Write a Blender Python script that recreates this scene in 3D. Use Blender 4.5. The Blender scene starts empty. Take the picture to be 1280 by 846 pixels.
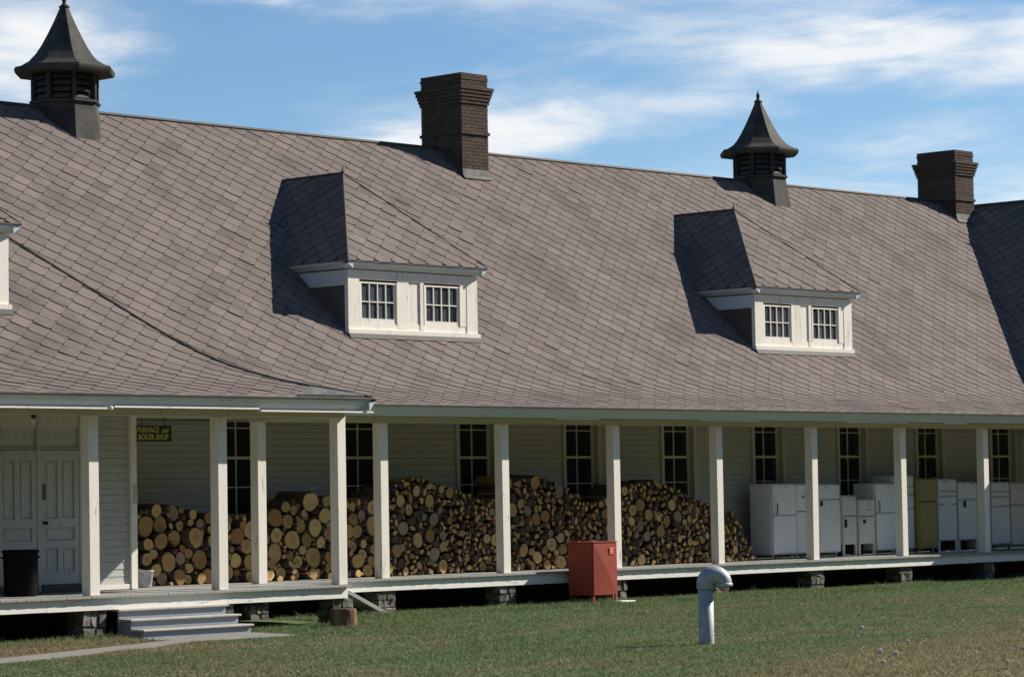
import bpy, math, random
import numpy as np
from mathutils import Matrix, Vector

random.seed(7)
rng = np.random.default_rng(7)
scene = bpy.context.scene
col = scene.collection
rad = math.radians

# ------------------------------------------------------------------ camera
CAM = np.array([-36.395, -38.452, 1.3495])
YAW, PITCH, ROLL, FPX = rad(43.2587), rad(3.1289), rad(-1.0098), 3713.8
fw = np.array([math.cos(YAW)*math.cos(PITCH), math.sin(YAW)*math.cos(PITCH), math.sin(PITCH)])
rt = np.array([math.sin(YAW), -math.cos(YAW), 0.0])
up = np.cross(rt, fw)
rt, up = (math.cos(ROLL)*rt + math.sin(ROLL)*up), (-math.sin(ROLL)*rt + math.cos(ROLL)*up)
cam_data = bpy.data.cameras.new('camera')
cam_data.sensor_width = 36.0
cam_data.sensor_fit = 'HORIZONTAL'
cam_data.lens = FPX/1280*36
cam_data.clip_end = 3000
cam = bpy.data.objects.new('camera', cam_data)
cam.matrix_world = Matrix(((rt[0], up[0], -fw[0], CAM[0]), (rt[1], up[1], -fw[1], CAM[1]),
                           (rt[2], up[2], -fw[2], CAM[2]), (0, 0, 0, 1)))
col.objects.link(cam)
scene.camera = cam

# ------------------------------------------------------------------ node helper
class NT:
    def __init__(s, tree):
        s.t = tree
    def n(s, typ, **kw):
        nd = s.t.nodes.new(typ)
        for k, v in kw.items():
            setattr(nd, k, v)
        return nd
    def set(s, sock, v):
        if isinstance(v, bpy.types.NodeSocket):
            s.t.links.new(v, sock)
        elif v is not None:
            if sock.type == 'RGBA' and len(v) == 3:
                v = (*v, 1)
            sock.default_value = v
    def m(s, op, a, b=None, c=None, clamp=False):
        nd = s.n('ShaderNodeMath', operation=op, use_clamp=clamp)
        for i, v in enumerate((a, b, c)):
            if v is not None:
                s.set(nd.inputs[i], v)
        return nd.outputs[0]
    def mix(s, f, a, b, blend='MIX'):
        nd = s.n('ShaderNodeMix', data_type='RGBA', blend_type=blend)
        s.set(nd.inputs[0], f); s.set(nd.inputs[6], a); s.set(nd.inputs[7], b)
        return nd.outputs[2]
    def ramp(s, v, lo, hi, a=0.0, b=1.0, smooth=True):
        nd = s.n('ShaderNodeMapRange', interpolation_type='SMOOTHSTEP' if smooth else 'LINEAR')
        for i, x in enumerate((v, lo, hi, a, b)):
            s.set(nd.inputs[i], x)
        return nd.outputs[0]
    def noise(s, vec, scale, detail=3, rough=.55, dist=0.0):
        nd = s.n('ShaderNodeTexNoise')
        if vec is not None:
            s.set(nd.inputs['Vector'], vec)
        nd.inputs['Scale'].default_value = scale
        nd.inputs['Detail'].default_value = detail
        nd.inputs['Roughness'].default_value = rough
        nd.inputs['Distortion'].default_value = dist
        return nd.outputs[0]
    def mapping(s, vec, scale=(1, 1, 1), loc=(0, 0, 0), rot=(0, 0, 0)):
        nd = s.n('ShaderNodeMapping')
        s.set(nd.inputs['Vector'], vec)
        nd.inputs['Location'].default_value = loc
        nd.inputs['Rotation'].default_value = rot
        nd.inputs['Scale'].default_value = scale
        return nd.outputs[0]

# ------------------------------------------------------------------ world, sun, exposure
SUN_AZ, SUN_EL = 112.0, 34.6          # compass degrees clockwise from +Y; elevation
sd = Vector((math.sin(rad(SUN_AZ))*math.cos(rad(SUN_EL)), math.cos(rad(SUN_AZ))*math.cos(rad(SUN_EL)), math.sin(rad(SUN_EL))))
world = bpy.data.worlds.new('World')
scene.world = world
world.use_nodes = True
wt = world.node_tree
wt.nodes.clear()
W = NT(wt)
sky = W.n('ShaderNodeTexSky', sky_type='NISHITA', sun_disc=False, sun_elevation=rad(SUN_EL), sun_rotation=rad(SUN_AZ),
          altitude=2000.0, air_density=1.0, dust_density=0.15, ozone_density=2.5)
SKY_STRENGTH = 0.068
tc = W.n('ShaderNodeTexCoord')
sep = W.n('ShaderNodeSeparateXYZ')
wt.links.new(tc.outputs['Generated'], sep.inputs[0])
az = W.m('MULTIPLY', W.m('ARCTAN2', sep.outputs[1], sep.outputs[0]), 57.2958)
el = W.m('MULTIPLY', W.m('ARCSINE', sep.outputs[2]), 57.2958)
ae = W.n('ShaderNodeCombineXYZ')
W.set(ae.inputs[0], az); W.set(ae.inputs[1], el)
warp1 = W.noise(W.mapping(ae.outputs[0], (0.22, 0.7, 1)), 1.0, 6, .6)
warp2 = W.noise(W.mapping(ae.outputs[0], (0.40, 1.3, 1), (7.3, 2.1, 0)), 1.0, 5, .52, .4)
waz = W.m('ADD', az, W.m('MULTIPLY', W.m('SUBTRACT', warp1, .5), 7.0))
wel = W.m('ADD', el, W.m('MULTIPLY', W.m('SUBTRACT', warp2, .5), 1.3))
# soft cirrus banks: (azimuth from +X deg, elevation deg, half length, half height, tilt, density)
CLOUDS = [(53.2, 8.7, 2.6, 1.3, -.05, 1.0), (52.6, 6.7, 2.2, .6, .05, .75), (44.0, 6.9, 3.9, .75, -.20, .80), (40.0, 7.6, 2.6, .75, -.12, .60),
          (36.2, 8.4, 4.0, .60, -.03, .88), (32.8, 8.5, 3.0, .9, -.05, .92), (36.6, 6.2, 6.5, 1.3, -.05, .30), (33.3, 5.7, 1.3, .35, .0, .7),
          (46.5, 9.9, 6.0, .35, .03, .45), (39.5, 9.7, 4.5, .3, .05, .35),
          (62.0, 9.5, 6.0, 1.4, -.05, .8), (22.0, 8.0, 6.0, 1.3, .05, .8)]
dens = None
for a0, e0, w, h, tilt, amp in CLOUDS:
    da = W.m('SUBTRACT', waz, a0)
    de = W.m('SUBTRACT', W.m('SUBTRACT', wel, e0), W.m('MULTIPLY', da, tilt))
    q = W.m('ADD', W.m('POWER', W.m('DIVIDE', da, w), 2.0), W.m('POWER', W.m('DIVIDE', de, h), 2.0))
    g = W.m('MULTIPLY', W.m('EXPONENT', W.m('MULTIPLY', q, -1.0)), amp)
    dens = g if dens is None else W.m('MAXIMUM', dens, g)
wisp = W.noise(W.mapping(ae.outputs[0], (0.12, 0.62, 1), (3.1, .4, 0), (0, 0, .12)), 1.0, 7, .62, .5)
fine = W.noise(W.mapping(ae.outputs[0], (0.45, 1.9, 1), (1.7, 5.0, 0), (0, 0, -.12)), 1.0, 8, .60, .8)
gen = W.m('MULTIPLY', W.ramp(wisp, .42, .76), .44)
dens = W.m('ADD', W.m('MULTIPLY', dens, W.ramp(fine, .22, .70, .60, 1.08)), gen)
mask = W.ramp(dens, .04, 1.08, 0.0, .97)
blue = W.mix(1.0, sky.outputs[0], (.90, 1.05, 1.10), 'MULTIPLY')
skycol = W.mix(mask, blue, (9.3, 9.4, 9.4))
bg = W.n('ShaderNodeBackground')
W.set(bg.inputs[0], skycol)
bg.inputs[1].default_value = SKY_STRENGTH
wo = W.n('ShaderNodeOutputWorld')
wt.links.new(bg.outputs[0], wo.inputs[0])

sun_data = bpy.data.lights.new('sun', 'SUN')
sun_data.energy = 5.0
sun_data.angle = rad(0.53)
sun_data.color = (1.0, .925, .805)
sun = bpy.data.objects.new('sun', sun_data)
sun.rotation_euler = (-sd).to_track_quat('-Z', 'Y').to_euler()
sun.location = (10, -20, 40)
col.objects.link(sun)

scene.view_settings.view_transform = 'Standard'
scene.view_settings.look = 'None'
scene.view_settings.gamma = 1.0
scene.view_settings.use_curve_mapping = False
scene.view_settings.exposure = 0.60

# ------------------------------------------------------------------ materials
def mat(name, build, **pr):
    m = bpy.data.materials.new(name)
    m.use_nodes = True
    t = m.node_tree
    N = NT(t)
    b = t.nodes['Principled BSDF']
    b.inputs['Roughness'].default_value = pr.get('rough', .7)
    b.inputs['Metallic'].default_value = pr.get('metal', 0)
    b.inputs['Specular IOR Level'].default_value = pr.get('spec', .3)
    geo = N.n('ShaderNodeNewGeometry')
    oi = N.n('ShaderNodeObjectInfo')
    tcd = N.n('ShaderNodeTexCoord')
    N.pos = geo.outputs['Position']; N.obj = tcd.outputs['Object']
    N.rnd = N.m('FRACT', N.m('ADD', geo.outputs['Random Per Island'], oi.outputs['Random']))
    N.b = b
    c = build(N)
    N.set(b.inputs['Base Color'], c)
    return m
def bump(N, h, strength=.3, dist=.01):
    nd = N.n('ShaderNodeBump')
    nd.inputs['Strength'].default_value = strength
    nd.inputs['Distance'].default_value = dist
    N.set(nd.inputs['Height'], h)
    N.t.links.new(nd.outputs[0], N.b.inputs['Normal'])

def paint(base, dirt, amt=.6, streak=(9, 9, .8), rough=.6):
    def f(N):
        s = N.noise(N.mapping(N.pos, streak), 1.0, 5, .65)
        g = N.noise(N.pos, 1.7, 4, .6)
        k = N.m('MULTIPLY', N.ramp(s, .52, .75), N.ramp(g, .35, .7, .3, 1.0))
        v = N.mix(N.m('MULTIPLY', N.m('SUBTRACT', N.rnd, .5), .16), base, (1, 1, 1))
        c = N.mix(N.m('MULTIPLY', N.rnd, .12), base, tuple(x*.78 for x in base))
        bump(N, s, .12, .004)
        c = N.mix(N.m('MULTIPLY', k, amt), c, dirt)
        pl = N.noise(N.mapping(N.pos, tuple(3.2*x for x in streak), (5, 3, 1)), 1.0, 4, .7)
        chip = N.m('MULTIPLY', N.ramp(pl, .61, .66), N.ramp(g, .40, .58))
        return N.mix(N.m('MULTIPLY', chip, .75), c, tuple(x*.55 for x in dirt))
    return f
M = {}
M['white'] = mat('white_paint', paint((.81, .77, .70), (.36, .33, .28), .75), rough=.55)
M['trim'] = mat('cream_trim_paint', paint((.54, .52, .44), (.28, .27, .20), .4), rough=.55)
M['crown'] = mat('blue_grey_eave_paint', paint((.50, .57, .61), (.27, .31, .32), .5, (1.2, 9, 9)), rough=.6)
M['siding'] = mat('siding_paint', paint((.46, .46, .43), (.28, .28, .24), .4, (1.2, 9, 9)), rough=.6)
M['door'] = mat('door_paint', paint((.44, .46, .43), (.27, .28, .25), .4), rough=.55)
M['deck'] = mat('weathered_deck_wood', paint((.33, .33, .32), (.17, .165, .15), .7, (20, 1.2, 9)), rough=.8)
M['fascia'] = mat('worn_white_board', paint((.80, .79, .74), (.33, .32, .28), .6, (1.0, 9, 9)), rough=.65)
M['step'] = mat('grey_blue_step_paint', paint((.27, .31, .37), (.42, .40, .37), .8, (1.6, 9, 9)), rough=.7)
M['tread'] = mat('worn_step_tread', paint((.42, .40, .37), (.20, .18, .16), .8, (2, 9, 9)), rough=.8)
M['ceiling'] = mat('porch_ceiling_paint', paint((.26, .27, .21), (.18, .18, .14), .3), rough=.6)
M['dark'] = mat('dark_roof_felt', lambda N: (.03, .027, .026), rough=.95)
M['under'] = mat('foundation_stone', lambda N: N.mix(N.noise(N.pos, 5, 4), (.06, .055, .05), (.15, .14, .12)), rough=.9)

def shingle(N):
    big = N.noise(N.pos, .55, 5, .62)
    mid = N.noise(N.mapping(N.pos, (1, 1, 1), (4, 9, 2)), 2.2, 5, .65)
    grain = N.noise(N.pos, 60, 3, .7)
    c = N.mix(N.rnd, (.170, .139, .129), (.206, .171, .159))
    c = N.mix(N.m('MULTIPLY', N.ramp(mid, .50, .70), .52), c, (.135, .138, .115))
    c = N.mix(N.m('MULTIPLY', N.ramp(big, .50, .70), .62), c, (.092, .084, .082))
    strk = N.noise(N.mapping(N.pos, (2.6, .28, .28), (1.5, 0, 0)), 1.0, 5, .62)
    c = N.mix(N.m('MULTIPLY', N.ramp(strk, .50, .72), .42), c, (.100, .090, .084))
    c = N.mix(N.m('MULTIPLY', N.ramp(strk, .48, .30), .38), c, (.25, .215, .20))
    odd = N.m('GREATER_THAN', N.m('FRACT', N.m('MULTIPLY', N.rnd, 13.71)), .965)
    c = N.mix(N.m('MULTIPLY', odd, .45), c, (.25, .20, .185))
    od2 = N.m('GREATER_THAN', N.m('FRACT', N.m('MULTIPLY', N.rnd, 29.3)), .96)
    c = N.mix(N.m('MULTIPLY', od2, .45), c, (.10, .088, .082))
    c = N.mix(N.ramp(grain, .3, .7, .35, 0), c, (.06, .05, .05))
    bump(N, grain, .35, .004)
    return c
M['rim'] = mat('dark_rim_and_cheek_shade', lambda N: N.mix(N.noise(N.pos, 1.3, 4, .6), (.062, .053, .050), (.150, .128, .120)), rough=.95, spec=.1)
M['shingle'] = mat('asphalt_shingle', shingle, rough=.92, spec=.15)
def metal(N):
    n = N.noise(N.pos, 3.5, 5, .65)
    bump(N, N.noise(N.pos, 9, 3), .1, .01)
    return N.mix(N.ramp(n, .35, .7), (.030, .031, .029), (.064, .060, .053))
M['metal'] = mat('dark_sheet_metal', metal, rough=.75, spec=.25)
M['cap'] = mat('hip_cap_metal', lambda N: N.mix(N.noise(N.pos, 4, 4), (.035, .034, .033), (.085, .08, .075)), rough=.7)
M['flash'] = mat('lead_flashing', lambda N: N.mix(N.ramp(N.noise(N.pos, 6, 5), .3, .7), (.075, .078, .074), (.16, .165, .155)), rough=.8, metal=.1)
M['louver'] = mat('louver_slat_metal', lambda N: N.mix(N.noise(N.pos, 8, 4), (.035, .036, .032), (.10, .103, .092)), rough=.7)
def brick(N):
    g = N.noise(N.pos, 2.0, 5, .65)
    c = N.mix(N.rnd, (.055, .037, .030), (.098, .061, .048))
    bump(N, N.noise(N.pos, 45, 3), .3, .005)
    return N.mix(N.m('MULTIPLY', N.ramp(g, .4, .75), .6), c, (.05, .043, .038))
M['brick'] = mat('sooty_brick', brick, rough=.9)
M['mortar'] = mat('mortar', lambda N: N.mix(N.noise(N.pos, 8, 4), (.040, .034, .029), (.080, .070, .060)), rough=.95)
M['soot'] = mat('flue_soot', lambda N: (.012, .011, .011), rough=1)
def glassf(N):
    n = N.noise(N.mapping(N.pos, (1, 1, 1)), 1.6, 2)
    bump(N, n, .32, .05)
    return N.mix(n, (.010, .012, .014), (.028, .033, .038))
M['glass'] = mat('dark_window_glass', glassf, rough=.06, spec=.5)
M['dglass'] = mat('curtained_dormer_glass', lambda N: N.mix(N.ramp(N.noise(N.mapping(N.pos, (9, 9, 1.2)), 1.0, 3), .3, .7), (.028, .034, .043), (.105, .122, .145)), rough=.05, spec=.5)
M['muntin'] = mat('window_muntin_paint', paint((.64, .62, .50), (.3, .3, .22), .3), rough=.6)
def stone(N):
    n = N.noise(N.pos, 7, 6, .7)
    bump(N, n, .8, .03)
    c = N.mix(N.rnd, (.12, .115, .10), (.30, .28, .25))
    return N.mix(N.ramp(n, .35, .65), c, (.075, .07, .062))
M['stone'] = mat('rough_pier_stone', stone, rough=.95)
def logend(N):
    s = N.n('ShaderNodeSeparateXYZ'); N.set(s.inputs[0], N.obj)
    r = N.m('SQRT', N.m('ADD', N.m('POWER', s.outputs[0], 2.0), N.m('POWER', s.outputs[2], 2.0)))
    nz = N.noise(N.obj, 2.2, 4, .6)
    r2 = N.m('ADD', r, N.m('MULTIPLY', nz, .22))
    rings = N.m('SINE', N.m('MULTIPLY', r2, 42.0))
    c = N.mix(N.m('POWER', N.rnd, .85), (.25, .145, .050), (.66, .46, .195))
    oi = N.m('FRACT', N.m('MULTIPLY', N.rnd, 7.31))
    heart = N.m('MULTIPLY', N.ramp(r2, .35, .80, 1, 0), N.ramp(oi, .1, .9))
    c = N.mix(N.m('MULTIPLY', heart, .65), c, (.34, .155, .062))
    grey = N.m('GREATER_THAN', N.m('FRACT', N.m('MULTIPLY', N.rnd, 17.77)), .91)
    c = N.mix(N.m('MULTIPLY', grey, .75), c, (.24, .215, .19))
    c = N.mix(N.m('MULTIPLY', N.ramp(rings, -.2, 1.0), .22), c, (.26, .15, .07))
    c = N.mix(N.ramp(nz, .55, .8, 0, .5), c, (.2, .13, .07))
    ang = N.m('ARCTAN2', s.outputs[2], s.outputs[0])
    cv = N.n('ShaderNodeCombineXYZ'); N.set(cv.inputs[0], N.m('MULTIPLY', ang, 2.2)); N.set(cv.inputs[1], N.m('MULTIPLY', r, .7)); N.set(cv.inputs[2], N.m('MULTIPLY', N.rnd, 40.0))
    crack = N.m('MULTIPLY', N.ramp(N.noise(cv.outputs[0], 2.4, 2, .5), .66, .70), N.ramp(r, .15, .4))
    c = N.mix(N.m('MULTIPLY', crack, .8), c, (.07, .04, .022))
    stain = N.noise(N.mapping(N.pos, (1, 1, 1)), 3.1, 4, .6)
    c = N.mix(N.m('MULTIPLY', N.ramp(stain, .54, .80), .4), c, (.16, .105, .06))
    return N.mix(N.ramp(r, .93, .98), c, (.09, .065, .045))
M['logend'] = mat('cut_wood_end', logend, rough=.85)
def bark(N):
    n = N.noise(N.mapping(N.obj, (8, 1.5, 8)), 1.0, 5, .7)
    bump(N, n, .8, .02)
    return N.mix(n, N.mix(N.rnd, (.035, .027, .021), (.075, .06, .048)), (.14, .11, .085))
def splitend(N):
    n = N.noise(N.mapping(N.obj, (3, 1, 3)), 1.6, 5, .65)
    c = N.mix(N.m('POWER', N.rnd, .8), (.24, .135, .045), (.62, .43, .175))
    g = N.m('GREATER_THAN', N.m('FRACT', N.m('MULTIPLY', N.rnd, 11.3)), .88)
    c = N.mix(N.m('MULTIPLY', g, .6), c, (.22, .20, .17))
    bump(N, n, .4, .02)
    return N.mix(N.ramp(n, .45, .72, 0, .65), c, (.13, .07, .03))
M['splitend'] = mat('split_wood_end', splitend, rough=.9)
M['bark'] = mat('log_bark', bark, rough=.95)
M['stump'] = mat('peeling_stump_bark', lambda N: N.mix(N.ramp(N.noise(N.mapping(N.obj, (14, 14, 2)), 1, 5, .65), .4, .65), (.075, .050, .032), (.25, .165, .095)), rough=.95)
M['split'] = mat('split_wood', lambda N: N.mix(N.noise(N.mapping(N.obj, (9, .8, 9)), 1, 4), N.mix(N.rnd, (.25, .15, .07), (.40, .28, .14)), (.16, .095, .045)), rough=.9)
def enamel(base):
    def f(N):
        g = N.noise(N.pos, 1.5, 4, .6)
        s = N.noise(N.mapping(N.pos, (14, 14, 2)), 1.0, 4, .7)
        oi2 = N.n('ShaderNodeObjectInfo').outputs['Random']
        c = N.mix(N.m('MULTIPLY', N.rnd, .25), base, tuple(x*.75 for x in base))
        c = N.mix(N.m('MULTIPLY', oi2, .18), c, (base[0]*.9, base[1]*.85, base[2]*.68))
        c = N.mix(N.m('MULTIPLY', N.ramp(s, .55, .8), .4), c, tuple(x*.45 for x in base))
        rst = N.m('MULTIPLY', N.ramp(N.noise(N.pos, 9, 5, .65), .64, .70), N.ramp(g, .50, .60))
        return N.mix(N.m('MULTIPLY', rst, .8), c, (.16, .075, .035))
    return f
M['enamel'] = mat('white_enamel', enamel((.68, .72, .75)), rough=.3, spec=.5)
M['enamel2'] = mat('ivory_enamel', enamel((.60, .61, .58)), rough=.35, spec=.5)
M['gold'] = mat('olive_gold_enamel', enamel((.27, .24, .080)), rough=.35, spec=.5)
M['chrome'] = mat('dull_chrome', lambda N: (.35, .36, .37), rough=.35, metal=.9)
M['black'] = mat('black_rubber', lambda N: N.mix(N.noise(N.pos, 6, 3), (.008, .008, .008), (.022, .022, .022)), rough=.7)
M['bin'] = mat('black_bin_plastic', lambda N: N.mix(N.noise(N.pos, 4, 3), (.003, .0035, .004), (.007, .008, .008)), rough=.8, spec=.08)
M['red'] = mat('red_cabinet_paint', paint((.30, .050, .033), (.12, .034, .026), .85, (3, 3, 1.2)), rough=.55)
M['redlabel'] = mat('bright_red_label', lambda N: (.62, .06, .025), rough=.5)
M['palelabel'] = mat('pale_label_print', lambda N: (.80, .50, .42), rough=.6)
def galv(N):
    n = N.noise(N.pos, 7, 5, .65)
    rust = N.ramp(N.noise(N.mapping(N.pos, (1, 1, 1), (3.3, 0, 0)), 5.0, 5, .6), .60, .75)
    c = N.mix(N.ramp(n, .3, .7), (.28, .31, .35), (.42, .44, .47))
    bump(N, n, .08, .01)
    return N.mix(N.m('MULTIPLY', rust, .5), c, (.22, .17, .13))
M['galv'] = mat('galvanised_pipe', galv, rough=.55, metal=.2, spec=.5)
M['rust'] = mat('rusty_cap_steel', lambda N: N.mix(N.noise(N.pos, 12, 4), (.10, .075, .06), (.25, .2, .16)), rough=.8)
M['concrete'] = mat('pale_concrete', lambda N: N.mix(N.noise(N.pos, 3.0, 6, .65), (.15, .145, .13), (.26, .25, .225)), rough=.9)
M['sign'] = mat('dark_sign_board', lambda N: N.mix(N.noise(N.pos, 8, 4), (.020, .022, .014), (.045, .047, .03)), rough=.6)
M['letter'] = mat('yellow_sign_paint', lambda N: N.mix(N.noise(N.pos, 20, 3), (.40, .36, .10), (.55, .50, .18)), rough=.6)
M['bulb'] = mat('frosted_bulb', lambda N: (.7, .7, .66), rough=.25)
M['petal'] = mat('seed_head_white', lambda N: (.86, .85, .80), rough=.9)
M['stem'] = mat('weed_stem', lambda N: (.10, .13, .04), rough=.8)

def grass_colour(N):
    s = N.n('ShaderNodeSeparateXYZ'); N.set(s.inputs[0], N.pos)
    big = N.noise(N.mapping(N.pos, (.35, .9, 1), (2, 5, 0)), .55, 5, .62, .6)
    mid = N.noise(N.mapping(N.pos, (1, 1.6, 1)), 1.3, 5, .65)
    fin = N.noise(N.pos, 11, 4, .7)
    vf = N.noise(N.mapping(N.pos, (1, 1, .2)), 45, 2, .7)
    dry = N.m('ADD', N.m('MULTIPLY', big, .62), N.m('MULTIPLY', mid, .45))
    # worn dry bank in the foreground, lusher strip along the foundation
    fore = N.ramp(N.m('ADD', N.m('ADD', s.outputs[1], N.m('MULTIPLY', s.outputs[0], -.33)), N.m('MULTIPLY', mid, 3.5)), -15.2, -9.6, .27, 0)
    lush = N.ramp(N.m('ADD', s.outputs[1], N.m('MULTIPLY', mid, .8)), -2.6, -1.1, 0, -.5)
    bare = N.m('MULTIPLY', N.ramp(s.outputs[0], -7.6, -6.2, .26, 0), N.ramp(s.outputs[1], -6.5, -4.2, 0, 1))
    dry = N.m('ADD', N.m('ADD', N.m('ADD', dry, fore), lush), bare)
    k = N.ramp(dry, .47, .72)
    green = N.mix(N.ramp(fin, .35, .7), (.072, .132, .046), (.148, .215, .098))
    tan = N.mix(N.ramp(fin, .3, .7), (.150, .128, .066), (.31, .265, .155))
    c = N.mix(k, green, tan)
    c = N.mix(N.ramp(vf, .52, .72, 0, .55), c, (.46, .45, .32))
    c = N.mix(N.ramp(vf, .28, .45, .55, 0), c, (.045, .058, .022))
    c = N.mix(N.ramp(N.rnd, .90, .95, 0, .6), c, (.46, .46, .34))          # bleached blades
    c = N.mix(N.ramp(N.rnd, .10, .05, 0, .7), c, (.035, .050, .018))
    return N.mix(N.m('MULTIPLY', N.ramp(N.m('FRACT', N.m('MULTIPLY', N.rnd, 9.7)), .90, .92), .6), c, (.20, .13, .06))
M['soil'] = mat('lawn_soil', lambda N: N.mix(.35, grass_colour(N), (.07, .055, .03)), rough=.95, spec=.1)
M['grass'] = mat('lawn_grass', grass_colour, rough=.75, spec=.2)
_t = M['grass'].node_tree                      # thin blades let light through
_tl = _t.nodes.new('ShaderNodeBsdfTranslucent'); _mx = _t.nodes.new('ShaderNodeMixShader'); _mx.inputs[0].default_value = .45
_b = _t.nodes['Principled BSDF']
_t.links.new(_b.inputs['Base Color'].links[0].from_socket, _tl.inputs[0])
_t.links.new(_b.outputs[0], _mx.inputs[1]); _t.links.new(_tl.outputs[0], _mx.inputs[2])
_t.links.new(_mx.outputs[0], _t.nodes['Material Output'].inputs[0])

M['forest'] = mat('shade_hill_forest', lambda N: N.mix(N.noise(N.pos, .5, 5, .7), (.018, .030, .012), (.055, .075, .032)), rough=.95, spec=.1)

# ------------------------------------------------------------------ mesh helpers
class MB:
    def __init__(s):
        s.v = []; s.f = []; s.m = []
    def add(s, vs, fs, mi=0):
        o = len(s.v)
        s.v += [tuple(map(float, v)) for v in vs]
        s.f += [tuple(i + o for i in f) for f in fs]
        s.m += [mi]*len(fs)
        return s
    def box(s, x0, x1, y0, y1, z0, z1, mi=0):
        return s.add([(x0, y0, z0), (x1, y0, z0), (x1, y1, z0), (x0, y1, z0), (x0, y0, z1), (x1, y0, z1), (x1, y1, z1), (x0, y1, z1)],
                     [(0, 3, 2, 1), (4, 5, 6, 7), (0, 1, 5, 4), (1, 2, 6, 5), (2, 3, 7, 6), (3, 0, 4, 7)], mi)
    def cbox(s, x0, x1, y0, y1, z0, z1, c=.01, mi=0):
        """box with chamfered edges"""
        xs, ys, zs = (x0, x1), (y0, y1), (z0, z1)
        V = []; idx = {}
        for ix in (0, 1):
            for iy in (0, 1):
                for iz in (0, 1):
                    for ax in range(3):
                        p = [xs[ix], ys[iy], zs[iz]]
                        for k, i in enumerate((ix, iy, iz)):
                            if k != ax:
                                p[k] += c if i == 0 else -c
                        idx[(ix, iy, iz, ax)] = len(V); V.append(p)
        F = []
        def quad(l, want):
            a, b_, c_ = (np.array(V[l[i]]) for i in range(3))
            n = np.cross(b_-a, c_-b_)
            F.append(tuple(l) if np.dot(n, want) > 0 else tuple(l[::-1]))
        for ax in range(3):
            for sgn in (0, 1):
                o = [k for k in range(3) if k != ax]
                l = []
                for (i, j) in ((0, 0), (1, 0), (1, 1), (0, 1)):
                    key = [0, 0, 0]; key[ax] = sgn; key[o[0]] = i; key[o[1]] = j
                    l.append(idx[(*key, ax)])
                w = np.zeros(3); w[ax] = 1 if sgn else -1
                quad(l, w)
        for ax in range(3):           # edge chamfers along axis ax
            o = [k for k in range(3) if k != ax]
            for i in (0, 1):
                for j in (0, 1):
                    l = []
                    for (e, a_) in ((0, o[0]), (1, o[0]), (1, o[1]), (0, o[1])):
                        key = [0, 0, 0]; key[ax] = e; key[o[0]] = i; key[o[1]] = j
                        l.append(idx[(*key, a_)])
                    w = np.zeros(3); w[o[0]] = 1 if i else -1; w[o[1]] = 1 if j else -1
                    quad(l, w)
        for ix in (0, 1):
            for iy in (0, 1):
                for iz in (0, 1):
                    quad([idx[(ix, iy, iz, a_)] for a_ in range(3)], np.array([ix-.5, iy-.5, iz-.5]))
        return s.add(V, F, mi)
    def prism(s, poly, ax, a0, a1, mi=0):
        """polygon in the two other axes, extruded along axis ax"""
        def P(p, t):
            q = list(p); q.insert(ax, t); return q
        n = len(poly)
        V = [P(p, a0) for p in poly] + [P(p, a1) for p in poly]
        F = [tuple(range(n)), tuple(range(2*n-1, n-1, -1))] + [(i, i+n, (i+1) % n+n, (i+1) % n) for i in range(n)]
        return s.add(V, F, mi)
    def lathe(s, prof, c=(0, 0, 0), n=16, mi=0, rot=0.0, cap=True):
        V = []; F = []
        for r, z in prof:
            for k in range(n):
                t = rot + 2*math.pi*k/n
                V.append((c[0]+r*math.cos(t), c[1]+r*math.sin(t), c[2]+z))
        m = len(prof)
        for j in range(m-1):
            for k in range(n):
                F.append((j*n+k, j*n+(k+1) % n, (j+1)*n+(k+1) % n, (j+1)*n+k))
        if cap:
            F.append(tuple(range(n-1, -1, -1))); F.append(tuple((m-1)*n+k for k in range(n)))
        return s.add(V, F, mi)
    def tube(s, pts, r, n=8, mi=0):
        pts = [np.array(p, float) for p in pts]
        V = []; F = []
        for i, p in enumerate(pts):
            t = pts[min(i+1, len(pts)-1)] - pts[max(i-1, 0)]
            t /= np.linalg.norm(t)
            u = np.cross(t, (0, 0, 1) if abs(t[2]) < .9 else (1, 0, 0)); u /= np.linalg.norm(u)
            w = np.cross(t, u)
            rr = r[i] if isinstance(r, (list, tuple)) else r
            for k in range(n):
                a = 2*math.pi*k/n
                V.append(p + rr*(math.cos(a)*u + math.sin(a)*w))
        for i in range(len(pts)-1):
            for k in range(n):
                F.append((i*n+k, i*n+(k+1) % n, (i+1)*n+(k+1) % n, (i+1)*n+k))
        F.append(tuple(range(n))); F.append(tuple((len(pts)-1)*n+k for k in range(n-1, -1, -1)))
        return s.add(V, F, mi)
    def mesh(s, name, mats, smooth=False):
        me = bpy.data.meshes.new(name)
        me.from_pydata(s.v, [], s.f)
        for m_ in (mats if isinstance(mats, (list, tuple)) else [mats]):
            me.materials.append(M[m_])
        if any(s.m):
            me.polygons.foreach_set('material_index', s.m)
        if smooth:
            me.polygons.foreach_set('use_smooth', [True]*len(me.polygons))
        me.update()
        return me
    def build(s, name, mats, parent=None, smooth=False, kind=None):
        return link(name, s.mesh(name, mats, smooth), parent, kind)

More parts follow.
